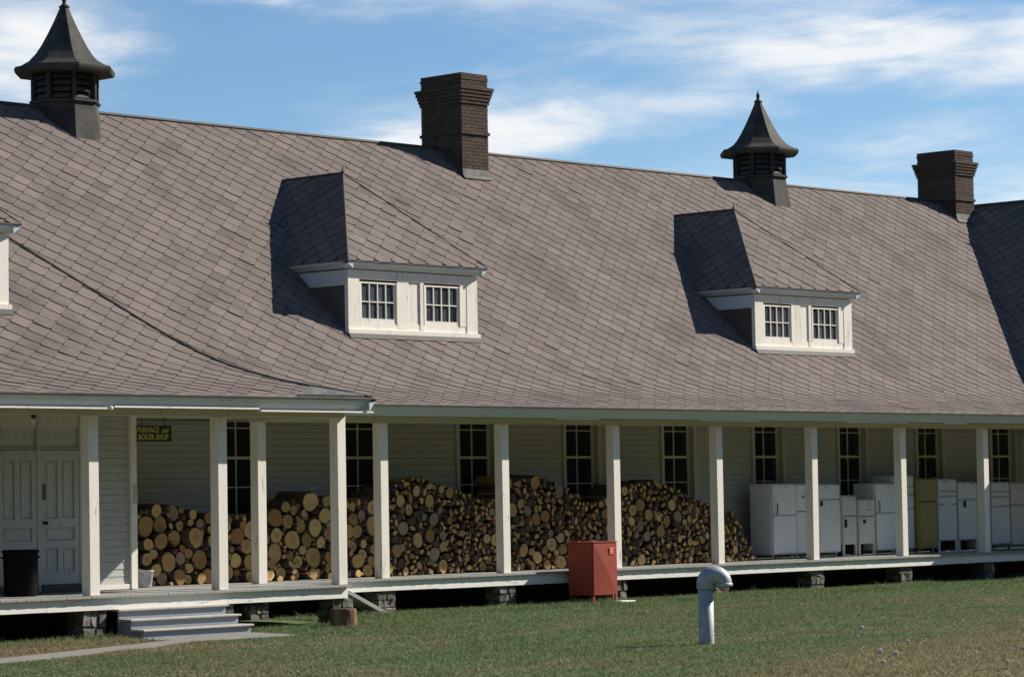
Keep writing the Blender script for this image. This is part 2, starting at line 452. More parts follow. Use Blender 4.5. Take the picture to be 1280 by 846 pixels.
def link(name, me, parent=None, kind=None):
    o = bpy.data.objects.new(name, me)
    col.objects.link(o)
    if parent is not None:
        o.parent = parent
        if parent.type == 'EMPTY':            # parts keep world coordinates below their thing
            o.location = (-parent.location[0], -parent.location[1], -parent.location[2])
    if kind:
        o['kind'] = kind
    return o
def thing(name, label, cat, loc, group=None):
    o = bpy.data.objects.new(name, None)
    o.empty_display_size = .2
    o.location = loc
    col.objects.link(o)
    return tag(o, label, cat, group)
def tag(o, label, cat, group=None):
    o['label'] = label; o['category'] = cat
    if group:
        o['group'] = group
    return o
def one(name, mb, mats, label, cat, group=None, smooth=False):
    return tag(mb.build(name, mats, None, smooth), label, cat, group)

# ------------------------------------------------------------------ dimensions
E0, YA = -.5, -2.55            # eave line of the long range, eave line of the projecting wings
XA, XW = -1.6, 22.3            # right eave of the left wing, left eave of the right wing
BR, BW = 7.9, 7.8              # run from eave to ridge
ZE = 3.105                     # eave height above the deck
WALL = 2.35
GZ = -.62
_b = np.linspace(0, 8.2, 1641)
_t = np.clip((_b-.75)/2.15, 0, 1)
_s = .28 + (.905-.28)*_t*_t*(3-2*_t)
_db = _b[1]-_b[0]
_z = ZE + np.concatenate([[0], np.cumsum((_s[1:]+_s[:-1])/2*_db)])
_l = np.concatenate([[0], np.cumsum(np.sqrt(_db**2 + np.diff(_z)**2))])
def PZ(b): return float(np.interp(b, _b, _z))
def PS(b): return float(np.interp(b, _b, _s))
def B_of(S): return float(np.interp(S, _l, _b))
def S_of(b): return float(np.interp(b, _b, _l))

# ------------------------------------------------------------------ terrain
def ground_z(x, y):
    x = np.asarray(x, float); y = np.asarray(y, float)
    z = GZ - .07*np.clip((-y-.8)/2.0, 0, 1) - .08*np.clip((-y-3)/8.0, 0, 1)
    z = z + .35*np.clip((-y-24)/16.0, 0, 1)
    z = z + .16*np.exp(-(((x+2.0)/9.0)**2 + ((y+18.5)/3.2)**2))
    z = z + .03*np.sin(x*.45+.6)*np.sin(y*.6)*np.clip((-y-3)/3, 0, 1)
    return z
gx = np.concatenate([np.linspace(-900, -60, 15)[:-1], np.linspace(-60, 50, 150), np.linspace(50, 900, 15)[1:]])
gy = np.concatenate([np.linspace(-900, -60, 15)[:-1], np.linspace(-60, 20, 120), np.linspace(20, 900, 15)[1:]])
GX, GY = np.meshgrid(gx, gy)
GZZ = ground_z(GX, GY)
nx, ny = len(gx), len(gy)
gm = MB()
gm.v = list(map(tuple, np.stack([GX.ravel(), GY.ravel(), GZZ.ravel()], 1).tolist()))
gm.f = [(j*nx+i, j*nx+i+1, (j+1)*nx+i+1, (j+1)*nx+i) for j in range(ny-1) for i in range(nx-1)]
gm.m = [0]*len(gm.f)
ground = gm.build('ground', 'soil', None, True, 'structure')

# wooded hillside, unseen, added behind the camera to darken the porch
def shade_hillside():
    mb = MB(); na, nr = 260, 9
    r0 = np.linspace(0, 1, nr)
    V = []
    hr = np.random.default_rng(3)
    jag = hr.uniform(-1, 1, (na, nr))
    for i in range(na):
        t = rad(172 + 178*i/(na-1))
        end = min(1, min(i, na-1-i)/30)
        for j in range(nr):
            r = 96 + 58*r0[j] + 5*math.sin(t*9)
            z = -1.0 + 39*end*(1-(1-r0[j])**1.9)*(1+.10*math.sin(7*t+1)+.06*math.sin(17*t)) + jag[i, j]*2.4*end*(j > 0)
            V.append((10+r*math.cos(t)+(jag[i, (j+3) % nr]*1.2), r*math.sin(t), z))
    F = [(i*nr+j, i*nr+j+1, (i+1)*nr+j+1, (i+1)*nr+j) for i in range(na-1) for j in range(nr-1)]
    mb.add(V, F)
    mb.build('unseen_shade_hills', 'forest', None, False, 'structure')
shade_hillside()

# paths of pale concrete
def slab(name, pts, label=None):
    n = len(pts)
    top = [(x, y, float(ground_z(x, y))+.018) for x, y in pts]
    bot = [(x, y, float(ground_z(x, y))-.1) for x, y in pts]
    mb = MB().add(top+bot, [tuple(range(n))] + [(i, i+n, (i+1) % n+n, (i+1) % n) for i in range(n)])
    return mb.build(name, 'concrete', None, False, 'structure')
slab('step_landing', [(-6.95, -4.05), (-4.75, -4.05), (-4.55, -2.72), (-6.95, -2.72)])
slab('path', [(-19.0, -8.9), (-6.97, -4.05), (-6.97, -3.45), (-19.4, -7.7)])

# ------------------------------------------------------------------ THE BUILDING
BL = (0.0, 0.0, -.62)
bld = thing('clapboard_building', 'long white clapboard building with brown shingled bellcast roof, dormers and open porch', 'building', BL)

# ---- roof
roof_mb = MB()
sh = MB()                       # shingles joined
cand = []                       # whole shingles that may become objects
WX, HY, TH = .232, .206, .019
def slope_map(kind):
    def f(a, b, h):
        s = PS(b); k = math.hypot(1, s)
        q = b - s*h/k; z = PZ(b) + h/k
        if kind == 'main': return (a, E0+q, z)
        if kind == 'left_front': return (a, YA+q, z)
        if kind == 'left_right': return (XA-q, a, z)
        if kind == 'left_left': return (-17.4+q, a, z)
        if kind == 'right_left': return (XW+q, a, z)
        if kind == 'right_front': return (a, YA+.05+q, z)
        if kind == 'right_right': return (37.9-q, a, z)
        if kind == 'back': return (a, 15.3-q, z)
    return f
def deck_surface(kind, amin, amax, bmax, n=26):
    f = slope_map(kind)
    bs = [bmax*i/n for i in range(n+1)]
    V = []; F = []
    for b in bs:
        V += [f(amin(b), b, -.012), f(max(amin(b), amax(b)), b, -.012)]
    for i in range(n):
        F.append((2*i, 2*i+1, 2*i+3, 2*i+2))
    roof_mb.add(V, F)
def clip_poly(poly, fn):
    out = []
    for i in range(len(poly)):
        p, q = poly[i], poly[(i+1) % len(poly)]
        dp, dq = fn(p), fn(q)
        if dp >= 0: out.append(p)
        if (dp >= 0) != (dq >= 0):
            t = dp/(dp-dq)
            out.append((p[0]+(q[0]-p[0])*t, p[1]+(q[1]-p[1])*t))
    return out
CC = .040
SHAPE = [(-CC, -HY*(1-CC/WX)), (CC, -HY*(1-CC/WX)), (WX-.004, 0), (WX-.004, .02), (.03, HY-.004), (-.03, HY-.004), (-WX+.004, .02), (-WX+.004, 0)]
def put_shingle(mb, poly, sc, tilt, place):
    """poly in (a, S); place(a, S, h) -> world"""
    n = len(poly)
    top = []; bot = []
    for a, S in poly:
        h = TH*(1-(S-sc+HY)/(2*HY)) + tilt
        top.append(place(a, S, max(h, .001))); bot.append(place(a, S, max(h, .001)-TH*.62))
    ca, cS = sum(p[0] for p in poly)/n, sum(p[1] for p in poly)/n
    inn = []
    for a, S in poly:                     # darker rim round each shingle face
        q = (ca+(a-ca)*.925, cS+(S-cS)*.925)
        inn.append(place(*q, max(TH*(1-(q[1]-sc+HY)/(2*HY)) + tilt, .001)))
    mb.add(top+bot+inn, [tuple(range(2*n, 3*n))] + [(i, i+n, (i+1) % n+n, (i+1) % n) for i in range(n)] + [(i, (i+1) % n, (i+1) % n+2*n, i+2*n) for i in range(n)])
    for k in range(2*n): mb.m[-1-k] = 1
def shingle_slope(kind, amin, amax, bmax, arange, pick=False):
    f = slope_map(kind)
    Smax = S_of(bmax)
    place = lambda a, S, h: f(a, B_of(max(S, 0)), h)
    for j in range(0, int(Smax/HY)+2):
        sc = j*HY + .10
        i0 = int(arange[0]/(2*WX))-1; i1 = int(arange[1]/(2*WX))+1
        for i in range(i0, i1+1):
            ac = (2*i + (j % 2))*WX
            poly = [(ac+p[0]+random.uniform(-.004, .004), sc+p[1]+random.uniform(-.006, .006)) for p in SHAPE]
            full = len(poly)
            cl = clip_poly(poly, lambda p: p[1]+.03)
            cl = clip_poly(cl, lambda p: Smax-p[1]) if cl else cl
            if amin: cl = clip_poly(cl, lambda p: p[0]-amin(B_of(p[1]))) if cl else cl
            if amax: cl = clip_poly(cl, lambda p: amax(B_of(p[1]))-p[0]) if cl else cl
            if len(cl) < 3:
                continue
            tilt = random.uniform(-.0015, .003) + (.007 if random.random() < .02 else 0)
            whole = cl == poly
            if pick and whole:
                b = B_of(sc); p0 = np.array(f(ac, b, 0)); s = PS(b); k = math.hypot(1, s)
                inw = np.array(f(ac, b+.01, 0))-p0; tS = inw/np.linalg.norm(inw)
                ta = np.array(f(ac+.01, b, 0))-p0; ta /= np.linalg.norm(ta)
                nn = np.cross(ta, tS)
                v = CAM-p0; d = np.linalg.norm(v)
                dd = p0-CAM; uu = 640+FPX*(dd@rt)/(dd@fw)
                if 2 < uu < 1278:
                    cand.append(((nn@v)/d**3, p0, ta, tS, nn, tilt, (cl, sc, tilt, place)))
                    continue
            put_shingle(sh, cl, sc, tilt, place)

lim = {'main': (lambda b: XA-b, lambda b: XW+b, BR),
       'left_front': (lambda b: -17.4+b, lambda b: XA-b, BR),
       'left_right': (lambda b: YA+b, lambda b: E0+b, BR),
       'right_left': (lambda b: YA+.05+b, lambda b: E0+b, BW),
       'right_front': (lambda b: XW+b, lambda b: 37.9-b, BW),
       'left_left': (lambda b: YA+b, lambda b: 15.3-b, BR),
       'right_right': (lambda b: YA+.05+b, lambda b: 15.3-b, BW),
       'back': (lambda b: -17.4+b, lambda b: 37.9-b, BR)}
for k, (lo, hi, bm) in lim.items():
    deck_surface(k, lo, hi, bm)
roof = roof_mb.build('roof', 'dark', bld)
def starter(kind, a0, a1):
    f = slope_map(kind)
    n = max(2, int((a1-a0)/.9)); st_ = MB()
    for i in range(n):
        p, q = a0+(a1-a0)*i/n+.002, a0+(a1-a0)*(i+1)/n-.002
        h = .010
        t_ = [f(p, 0, h), f(q, 0, h), f(q, .22, h), f(p, .22, h)]; b_ = [f(p, 0, h-.014), f(q, 0, h-.014), f(q, .22, h-.014), f(p, .22, h-.014)]
        out = np.array(f(p, 0, 0))-np.array(f(p, .03, 0)); out[2] -= 0
        t_[0] = tuple(np.array(t_[0])+out); t_[1] = tuple(np.array(t_[1])+out); b_[0] = tuple(np.array(b_[0])+out); b_[1] = tuple(np.array(b_[1])+out)
        sh.add(t_+b_, [(0, 1, 2, 3), (7, 6, 5, 4), (0, 4, 5, 1), (1, 5, 6, 2), (2, 6, 7, 3), (3, 7, 4, 0)])
starter('main', XA, XW); starter('left_front', -17.3, XA); starter('right_left', YA+.1, E0); starter('left_right', YA, E0); starter('right_front', XW, 37.8)
shingle_slope('main', *lim['main'], (-10, 31), True)
shingle_slope('left_front', *lim['left_front'], (-17.5, -1), True)
shingle_slope('left_right', *lim['left_right'], (-3, 8))
shingle_slope('right_left', *lim['right_left'], (-3, 8))
shingle_slope('right_front', *lim['right_front'], (22, 38))
cand.sort(key=lambda c: -c[0])
smb = MB()
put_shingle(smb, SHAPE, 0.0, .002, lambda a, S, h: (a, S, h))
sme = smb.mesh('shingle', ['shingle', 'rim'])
for c in cand[:300]:
    o = link('shingle', sme, roof)
    p0, ta, tS, nn = c[1:5]
    p0 = p0 + nn*c[5]
    o.matrix_local = Matrix(((ta[0], tS[0], nn[0], p0[0]), (ta[1], tS[1], nn[1], p0[1]), (ta[2], tS[2], nn[2], p0[2]), (0, 0, 0, 1)))
for c in cand[300:]:
    put_shingle(sh, *c[6])
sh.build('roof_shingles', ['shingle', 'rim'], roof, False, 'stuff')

# hip and ridge caps, finials of the wings
def cap_line(pts, r, name, parent, m='cap', n=6):
    return MB().tube(pts, r, n).build(name, m, parent)
zr = PZ(BR)
cap_line([(-9.5, 7.4, zr+.01), (30.1, 7.4, zr+.01)], .05, 'ridge_cap', roof)
for kind, pts in (('hip', [(XA-b, YA+b, PZ(b)+.02) for b in np.linspace(0.05, BR, 24)]),
                  ('hip', [(XW+b, YA+.05+b, PZ(b)+.02) for b in np.linspace(0.05, BW, 24)])):
    cap_line(pts, .024, 'hip_cap', roof)
cap_line([(30.1, 5.3, PZ(BW)+.01), (30.1, 7.5, PZ(BW)+.01)], .05, 'ridge_cap', roof)
cap_line([(-9.5, 5.35, zr+.01), (-9.5, 7.5, zr+.01)], .05, 'ridge_cap', roof)
MB().lathe([(.06, -.05), (.05, .05), (.02, .18), (.008, .30)], (30.1, 5.3, PZ(BW)), 8).build('roof_finial', 'cap', roof)
# grey metal patch at the outer corner of the left wing eave
f = slope_map('left_front')
MB().add([f(-3.35, .03, .05), f(-1.75, .03, .05), f(-2.55, .62, .05)] + [f(-3.35, .03, .02), f(-1.75, .03, .02), f(-2.55, .62, .02)],
         [(0, 1, 2), (0, 3, 4, 1), (1, 4, 5, 2), (2, 5, 3, 0)]).build('corner_flashing', 'flash', roof)

# ---- eaves: sloping crown board, soffit, beams
CROWN = [(0.0, ZE-.015), (0.0, ZE-.045), (.03, ZE-.055), (.14, ZE-.195), (.16, ZE-.195), (.16, ZE-.03)]
def crown(name, axis, start, end, base, sgn):
    poly = [(base+sgn*p[0], p[1]) for p in CROWN]
    MB().prism(poly, axis, start, end).build(name, 'crown', bld)
seg = [XA-.002, 1.9, 5.3, 8.9, 12.0, 15.6, 19.1, XW]
for a, b in zip(seg[:-1], seg[1:]):
    crown('eave_crown', 0, a+.002, b-.002, E0, 1)
for a, b in ((-17.4, -11.0), (-10.996, -5.6), (-5.596, XA)):
    crown('eave_crown', 0, a, b, YA, 1)
crown('eave_crown', 1, YA, E0, XA, -1)
crown('eave_crown', 1, YA+.05, E0, XW, 1)
crown('eave_crown', 0, XW, 37.9, YA+.05, 1)
# sunlit lip of the left wing eave, in three uneven lengths, and the round joint
for x0, x1, z in ((-17.3, -7.32, ZE-.215), (-7.18, -4.18, ZE-.188), (-4.15, XA-.02, ZE-.222)):
    MB().box(x0, x1, YA+.045, YA+.150, z-.014, z+.012).build('eave_lip', 'white', bld)
MB().lathe([(.0, -.035), (.03, -.022), (.035, 0), (.03, .022), (0, .035)], (-7.25, YA+.05, ZE-.215), 10, cap=False).build('eave_joint', 'white', bld, True)
for x0, x1 in ((5.3, 6.5), (9.6, 11.5), (14.4, 16.6), (18.0, 18.8)):
    MB().box(x0, x1, E0+.13, E0+.150, ZE-.215, ZE-.197).build('eave_lip', 'white', bld)
# soffits and porch ceiling
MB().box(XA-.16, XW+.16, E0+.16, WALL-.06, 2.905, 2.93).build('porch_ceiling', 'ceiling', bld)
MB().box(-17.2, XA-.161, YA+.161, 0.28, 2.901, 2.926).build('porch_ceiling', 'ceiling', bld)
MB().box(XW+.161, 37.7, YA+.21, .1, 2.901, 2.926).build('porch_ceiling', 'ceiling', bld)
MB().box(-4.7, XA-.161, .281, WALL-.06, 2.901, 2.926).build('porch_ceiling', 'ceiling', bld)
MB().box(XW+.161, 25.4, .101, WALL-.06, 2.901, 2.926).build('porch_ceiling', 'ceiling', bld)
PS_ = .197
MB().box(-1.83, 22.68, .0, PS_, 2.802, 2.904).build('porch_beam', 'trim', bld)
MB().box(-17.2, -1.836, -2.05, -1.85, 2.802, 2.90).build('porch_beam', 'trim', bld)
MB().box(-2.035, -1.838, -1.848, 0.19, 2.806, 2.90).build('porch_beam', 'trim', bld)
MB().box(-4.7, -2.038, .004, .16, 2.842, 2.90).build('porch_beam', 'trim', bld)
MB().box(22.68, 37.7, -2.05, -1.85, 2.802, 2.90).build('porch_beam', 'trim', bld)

# ---- posts
A_X = [-10.0, -7.34, -4.69, -2.04]
B_X = [-2.0, .955, 4.13, 7.304, 10.478, 13.652, 16.826, 20.0]
def post(x, y):
    j = random.uniform(-.004, .004)
    mb = MB().cbox(x, x+PS_, y, y+PS_, 0.0, 2.80, .006)
    lx_, ly_ = random.uniform(-.012, .012), random.uniform(-.008, .008)
    mb.v = [(v[0]+lx_*(1-v[2]/2.8), v[1]+ly_*(1-v[2]/2.8), v[2]) for v in mb.v]
    return mb.build('porch_post', 'white', bld)
for x in A_X: post(x, -2.05)
for x in B_X[1:]: post(x, 0.0)
post(-2.0, 0.0)
for x in (22.7, 25.35, 28.0, 30.7): post(x, -2.05)

# ---- deck
def planks(x0, x1, y0, y1, name, w=.098):
    mb = MB(); x = x0
    while x < x1-.02:
        e = min(x+w*random.uniform(.93, 1.05), x1)
        mb.box(x+.003, e-.003, y0-random.uniform(0, .006), y1, -.036-random.uniform(0, .002), -.003*random.random())
        x = e
    return mb.build(name, 'deck', bld, False, 'stuff')
planks(-17.0, -1.87, -2.15, -.03, 'deck_planks')
planks(-4.69, 25.4, -.10, WALL-.02, 'deck_planks')
planks(22.6, 37.5, -2.15, -.105, 'deck_planks')
def fascia(xs, y):
    for a, b in zip(xs[:-1], xs[1:]):
        dz = random.uniform(-.006, .006)
        MB().box(a+.003, b-.003, y, y+.045, -.222+dz, -.040).build('deck_fascia', 'fascia', bld)
fascia([-17, -12.3, -8.2, -4.55, -1.88], -2.09)
fascia([-1.84, 2.35, 6.6, 10.9, 15.0, 18.3, 22.55], -.045)
fascia([22.6, 26.8, 31, 37.5], -2.09)
MB().box(-1.925, -1.88, -2.043, -.1, -.222, -.040).build('deck_fascia', 'fascia', bld)
for x in np.arange(-16.5, 25, 1.4):                     # joists below the boards
    MB().box(x, x+.06, (-2.0 if x < -2 else .02), WALL-.1, -.2, -.042).build('deck_joist', 'under', bld)

# ---- stone piers
stone_var = []
for k in range(6):
    mb = MB(); mb.cbox(-.5, .5, -.5, .5, -.5, .5, .10)
    mb.v = [tuple(c+random.uniform(-.11, .11) for c in v) for v in mb.v]
    stone_var.append(mb.mesh('pier_stone', 'stone'))
def pier(x, y, w=.46, d=.40):
    z0 = float(ground_z(x, y))-.06
    p = MB().box(x+.04, x+w-.04, y+.04, y+d-.04, z0, -.225).build('pier', 'mortar', bld)
    H = -.225-z0; rows = random.choice((2, 3))
    z = z0
    for r in range(rows):
        h = H/rows*random.uniform(.9, 1.1) if r < rows-1 else -.225-z
        xs = [0, random.uniform(.4, .6), 1] if r != 1 else [0, random.uniform(.28, .4), random.uniform(.62, .75), 1]
        for a, b in zip(xs[:-1], xs[1:]):
            for yy in (0, 1):
                o = link('stone', random.choice(stone_var), p)
                o.location = (x+w*(a+b)/2, y+d*(.26 if yy == 0 else .74), z+h/2)
                o.scale = (w*(b-a)*.97, d*.52, h*.96)
        z += h
for x in A_X: pier(x-.13, -2.04)
for x in B_X[1:]: pier(x-.12, 0.005)
pier(-2.15, .1); pier(22.6, -2.04); pier(25.2, -2.04)
MB().box(-4.7, 25.4, WALL-.02, WALL+.3, -.9, -.04).build('foundation', 'under', bld)
MB().box(-17, -4.7, .02, .3, -.9, -.04).build('foundation', 'under', bld)

# ---- walls, clapboards, windows
WIN_X = [-.29, 2.79, 5.91, 9.02, 12.10, 15.17, 18.24, 21.27, 24.32]
wall = MB().box(-4.8, 25.5, WALL+.23, WALL+.35, 0, 2.93).build('wall', 'under', bld)
roomw = MB().box(-17, -4.72, .075, .25, 0, 2.9).build('wall', 'under', bld)
MB().box(-4.93, -4.70, .25, WALL+.07, 0, 2.9).build('wall', 'siding', bld)
MB().box(25.4, 37.5, .075, .25, 0, 2.9).build('wall', 'siding', bld)
MB().box(25.4, 25.6, .25, WALL+.07, 0, 2.9).build('wall', 'siding', bld)
EXPO = .122
def clap(x0, x1, yf, z0, z1, parent):
    z = z0
    while z < z1-.02:
        t = min(z+EXPO, z1)
        j = random.uniform(-.002, .002)
        MB().prism([(yf+.036+j, z), (yf+.074, z), (yf+.074, t-.006), (yf+.044+j, t-.006)], 0, x0, x1).build('clapboard', 'siding', parent)
        z = t
HW = .46                                     # half glass width
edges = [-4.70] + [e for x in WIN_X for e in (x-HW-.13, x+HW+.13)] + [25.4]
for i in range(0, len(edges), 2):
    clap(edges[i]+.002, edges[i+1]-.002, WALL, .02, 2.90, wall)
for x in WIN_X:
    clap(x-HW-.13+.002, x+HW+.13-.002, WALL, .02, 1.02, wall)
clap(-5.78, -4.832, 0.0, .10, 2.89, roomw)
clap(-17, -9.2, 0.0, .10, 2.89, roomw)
MB().box(-5.78, -4.832, .004, .06, .012, .098).build('water_table', 'white', roomw)
MB().box(-4.83, -4.70, -.012, .14, .012, 2.885).build('corner_board', 'white', roomw)
MB().box(-4.775, -4.71, -.035, -.013, 1.42, 1.72).build('electric_box', 'trim', roomw)

def sash_window(x, y, zs, hw, cols, parent, name='window', pm='glass', fm='muntin', case=.12, meet=None, sill=True, rec=0.0):
    """zs: heights of the glazing lines from bottom to top"""
    z0, z1 = zs[0], zs[-1]
    o_ = [(x-hw-.03, z0-.05), (x+hw+.03, z0-.05), (x+hw+.03, z1+.03), (x-hw-.03, z1+.03)]
    i_ = [(x-hw+.02, z0+.03), (x+hw-.02, z0+.03), (x+hw-.02, z1), (x-hw+.02, z1)]
    V = [(p[0], yy, p[1]) for yy in (y+.022, y+.072) for p in o_+i_]
    F = []
    for k in range(4):
        n_ = (k+1) % 4
        F += [(k, n_, 4+n_, 4+k), (8+k, 12+k, 12+n_, 8+n_), (k, 8+k, 8+n_, n_), (4+k, 4+n_, 12+n_, 12+k)]
    wdw = MB().add(V, F).build(name, fm, parent)
    sub = wdw if parent is bld else parent
    for xa, xb in ((x-hw-case, x-hw-.031), (x+hw+.031, x+hw+case)):
        MB().box(xa, xb, y-rec, y-rec+.06+.9*rec, z0-.05, z1+.03).build('window_casing', 'trim' if fm == 'muntin' else 'white', sub)
    if sill:
        MB().box(x-hw-case-.03, x+hw+case+.03, y-rec-.05, y+.05, z0-.11, z0-.051).build('window_sill', fm if fm != 'muntin' else 'trim', sub)
    mu = MB()
    xs = [x-hw+.02+(2*hw-.04)*i/cols for i in range(cols+1)]
    for xm in xs[1:-1]:
        mu.box(xm-.011, xm+.011, y+.030, y+.066, z0+.03, z1)
    mu.build('muntin', fm, sub)
    for i, zm in enumerate(zs[1:-1]):
        t = .026 if meet == i+1 else .010
        MB().box(x-hw+.02, x+hw-.02, y+.026+.001*i, y+.0655, zm-t, zm+t).build('meeting_rail' if meet == i+1 else 'muntin', fm, sub)
    for i in range(cols):
        for j in range(len(zs)-1):
            a = random.uniform(-.0015, .0015)
            MB().add([(xs[i], y+.055+a, zs[j]), (xs[i+1], y+.055-a, zs[j]), (xs[i+1], y+.055-a*2, zs[j+1]), (xs[i], y+.055+a, zs[j+1]),
                      (xs[i], y+.059+a, zs[j]), (xs[i+1], y+.059-a, zs[j]), (xs[i+1], y+.059-a*2, zs[j+1]), (xs[i], y+.059+a, zs[j+1])],
                     [(0, 1, 2, 3), (7, 6, 5, 4), (0, 4, 5, 1), (1, 5, 6, 2), (2, 6, 7, 3), (3, 7, 4, 0)]).build('pane', pm, sub)
    return wdw
for x in WIN_X:
    sash_window(x, WALL+.12, [1.17, 1.69, 2.225, 2.77, 2.885], HW, 2, bld, meet=2, rec=.12)

# ---- doors of the left wing
def door(x0, x1, z0, z1, handle):
    d = MB().box(x0, x1, .015, .07, z0, z1).build('door', 'door', bld)
    w = x1-x0; xm = (x0+x1)/2
    fr = MB()
    def fbox(a, b, c, e): fr.box(a, b, -.018, .014, c, e)
    st = .10
    fbox(x0, x0+st, z0, z1); fbox(x1-st, x1, z0, z1)
    for c, e in ((z0, z0+.2), (z0+.58, z0+.70), (z0+.92, z0+1.06), (z1-.16, z1)):
        fbox(x0+st+.0005, x1-st-.0005, c, e)
    for c, e in ((z0+.2, z0+.58), (z0+1.06, z1-.16)):
        fbox(xm-.05, xm+.05, c+.0005, e-.0005)
    fr.build('door_rails', 'door', d)
    for a, b, c, e in ((x0+st, xm-.05, z0+.2, z0+.58), (xm+.05, x1-st, z0+.2, z0+.58), (x0+st, x1-st, z0+.70, z0+.92),
                       (x0+st, xm-.05, z0+1.06, z1-.16), (xm+.05, x1-st, z0+1.06, z1-.16)):
        MB().box(a+.035, b-.035, .002, .0145, c+.035, e-.035).build('door_panel', 'door', d)
    if handle:
        mb = MB().lathe([(.028, 0), (.028, .012), (.012, .02), (.012, .04), (.032, .055), (.03, .075), (0.002, .085)], (0, 0, 0), 10)
        mb.v = [(hx+x0+.06, -.018-hz, hy+z0+.99) for hx, hy, hz in mb.v]
        mb.build('door_knob', 'black', d)
        MB().box(x0+.03, x0+.09, -.03, -.0185, z0+1.36, z0+1.62).build('latch', 'under', d)
door(-6.70, -5.92, .14, 2.30, True)
door(-7.56, -6.78, .14, 2.30, False)
MB().box(-9.2, -5.785, .072, .076, 0, 2.89).build('door_surround', 'door', bld)
for x0, x1 in ((-6.775, -6.705), (-5.915, -5.79), (-7.69, -7.565)):
    MB().box(x0, x1, -.03, .071, .02, 2.885).build('door_jamb', 'door', bld)
for x0, x1 in ((-6.70, -5.92), (-7.56, -6.78)):
    MB().box(x0, x1, .005, .07, 2.305, 2.345).build('door_header', 'door', bld)
    MB().box(x0, x1, .03, .07, 2.346, 2.66).build('transom_panel', 'door', bld)
    MB().box(x0, x1, -.01, .07, 2.661, 2.884).build('door_header', 'trim', bld)
    MB().box(x0, x1, -.06, .07, .0, .135).build('door_threshold', 'under', bld)

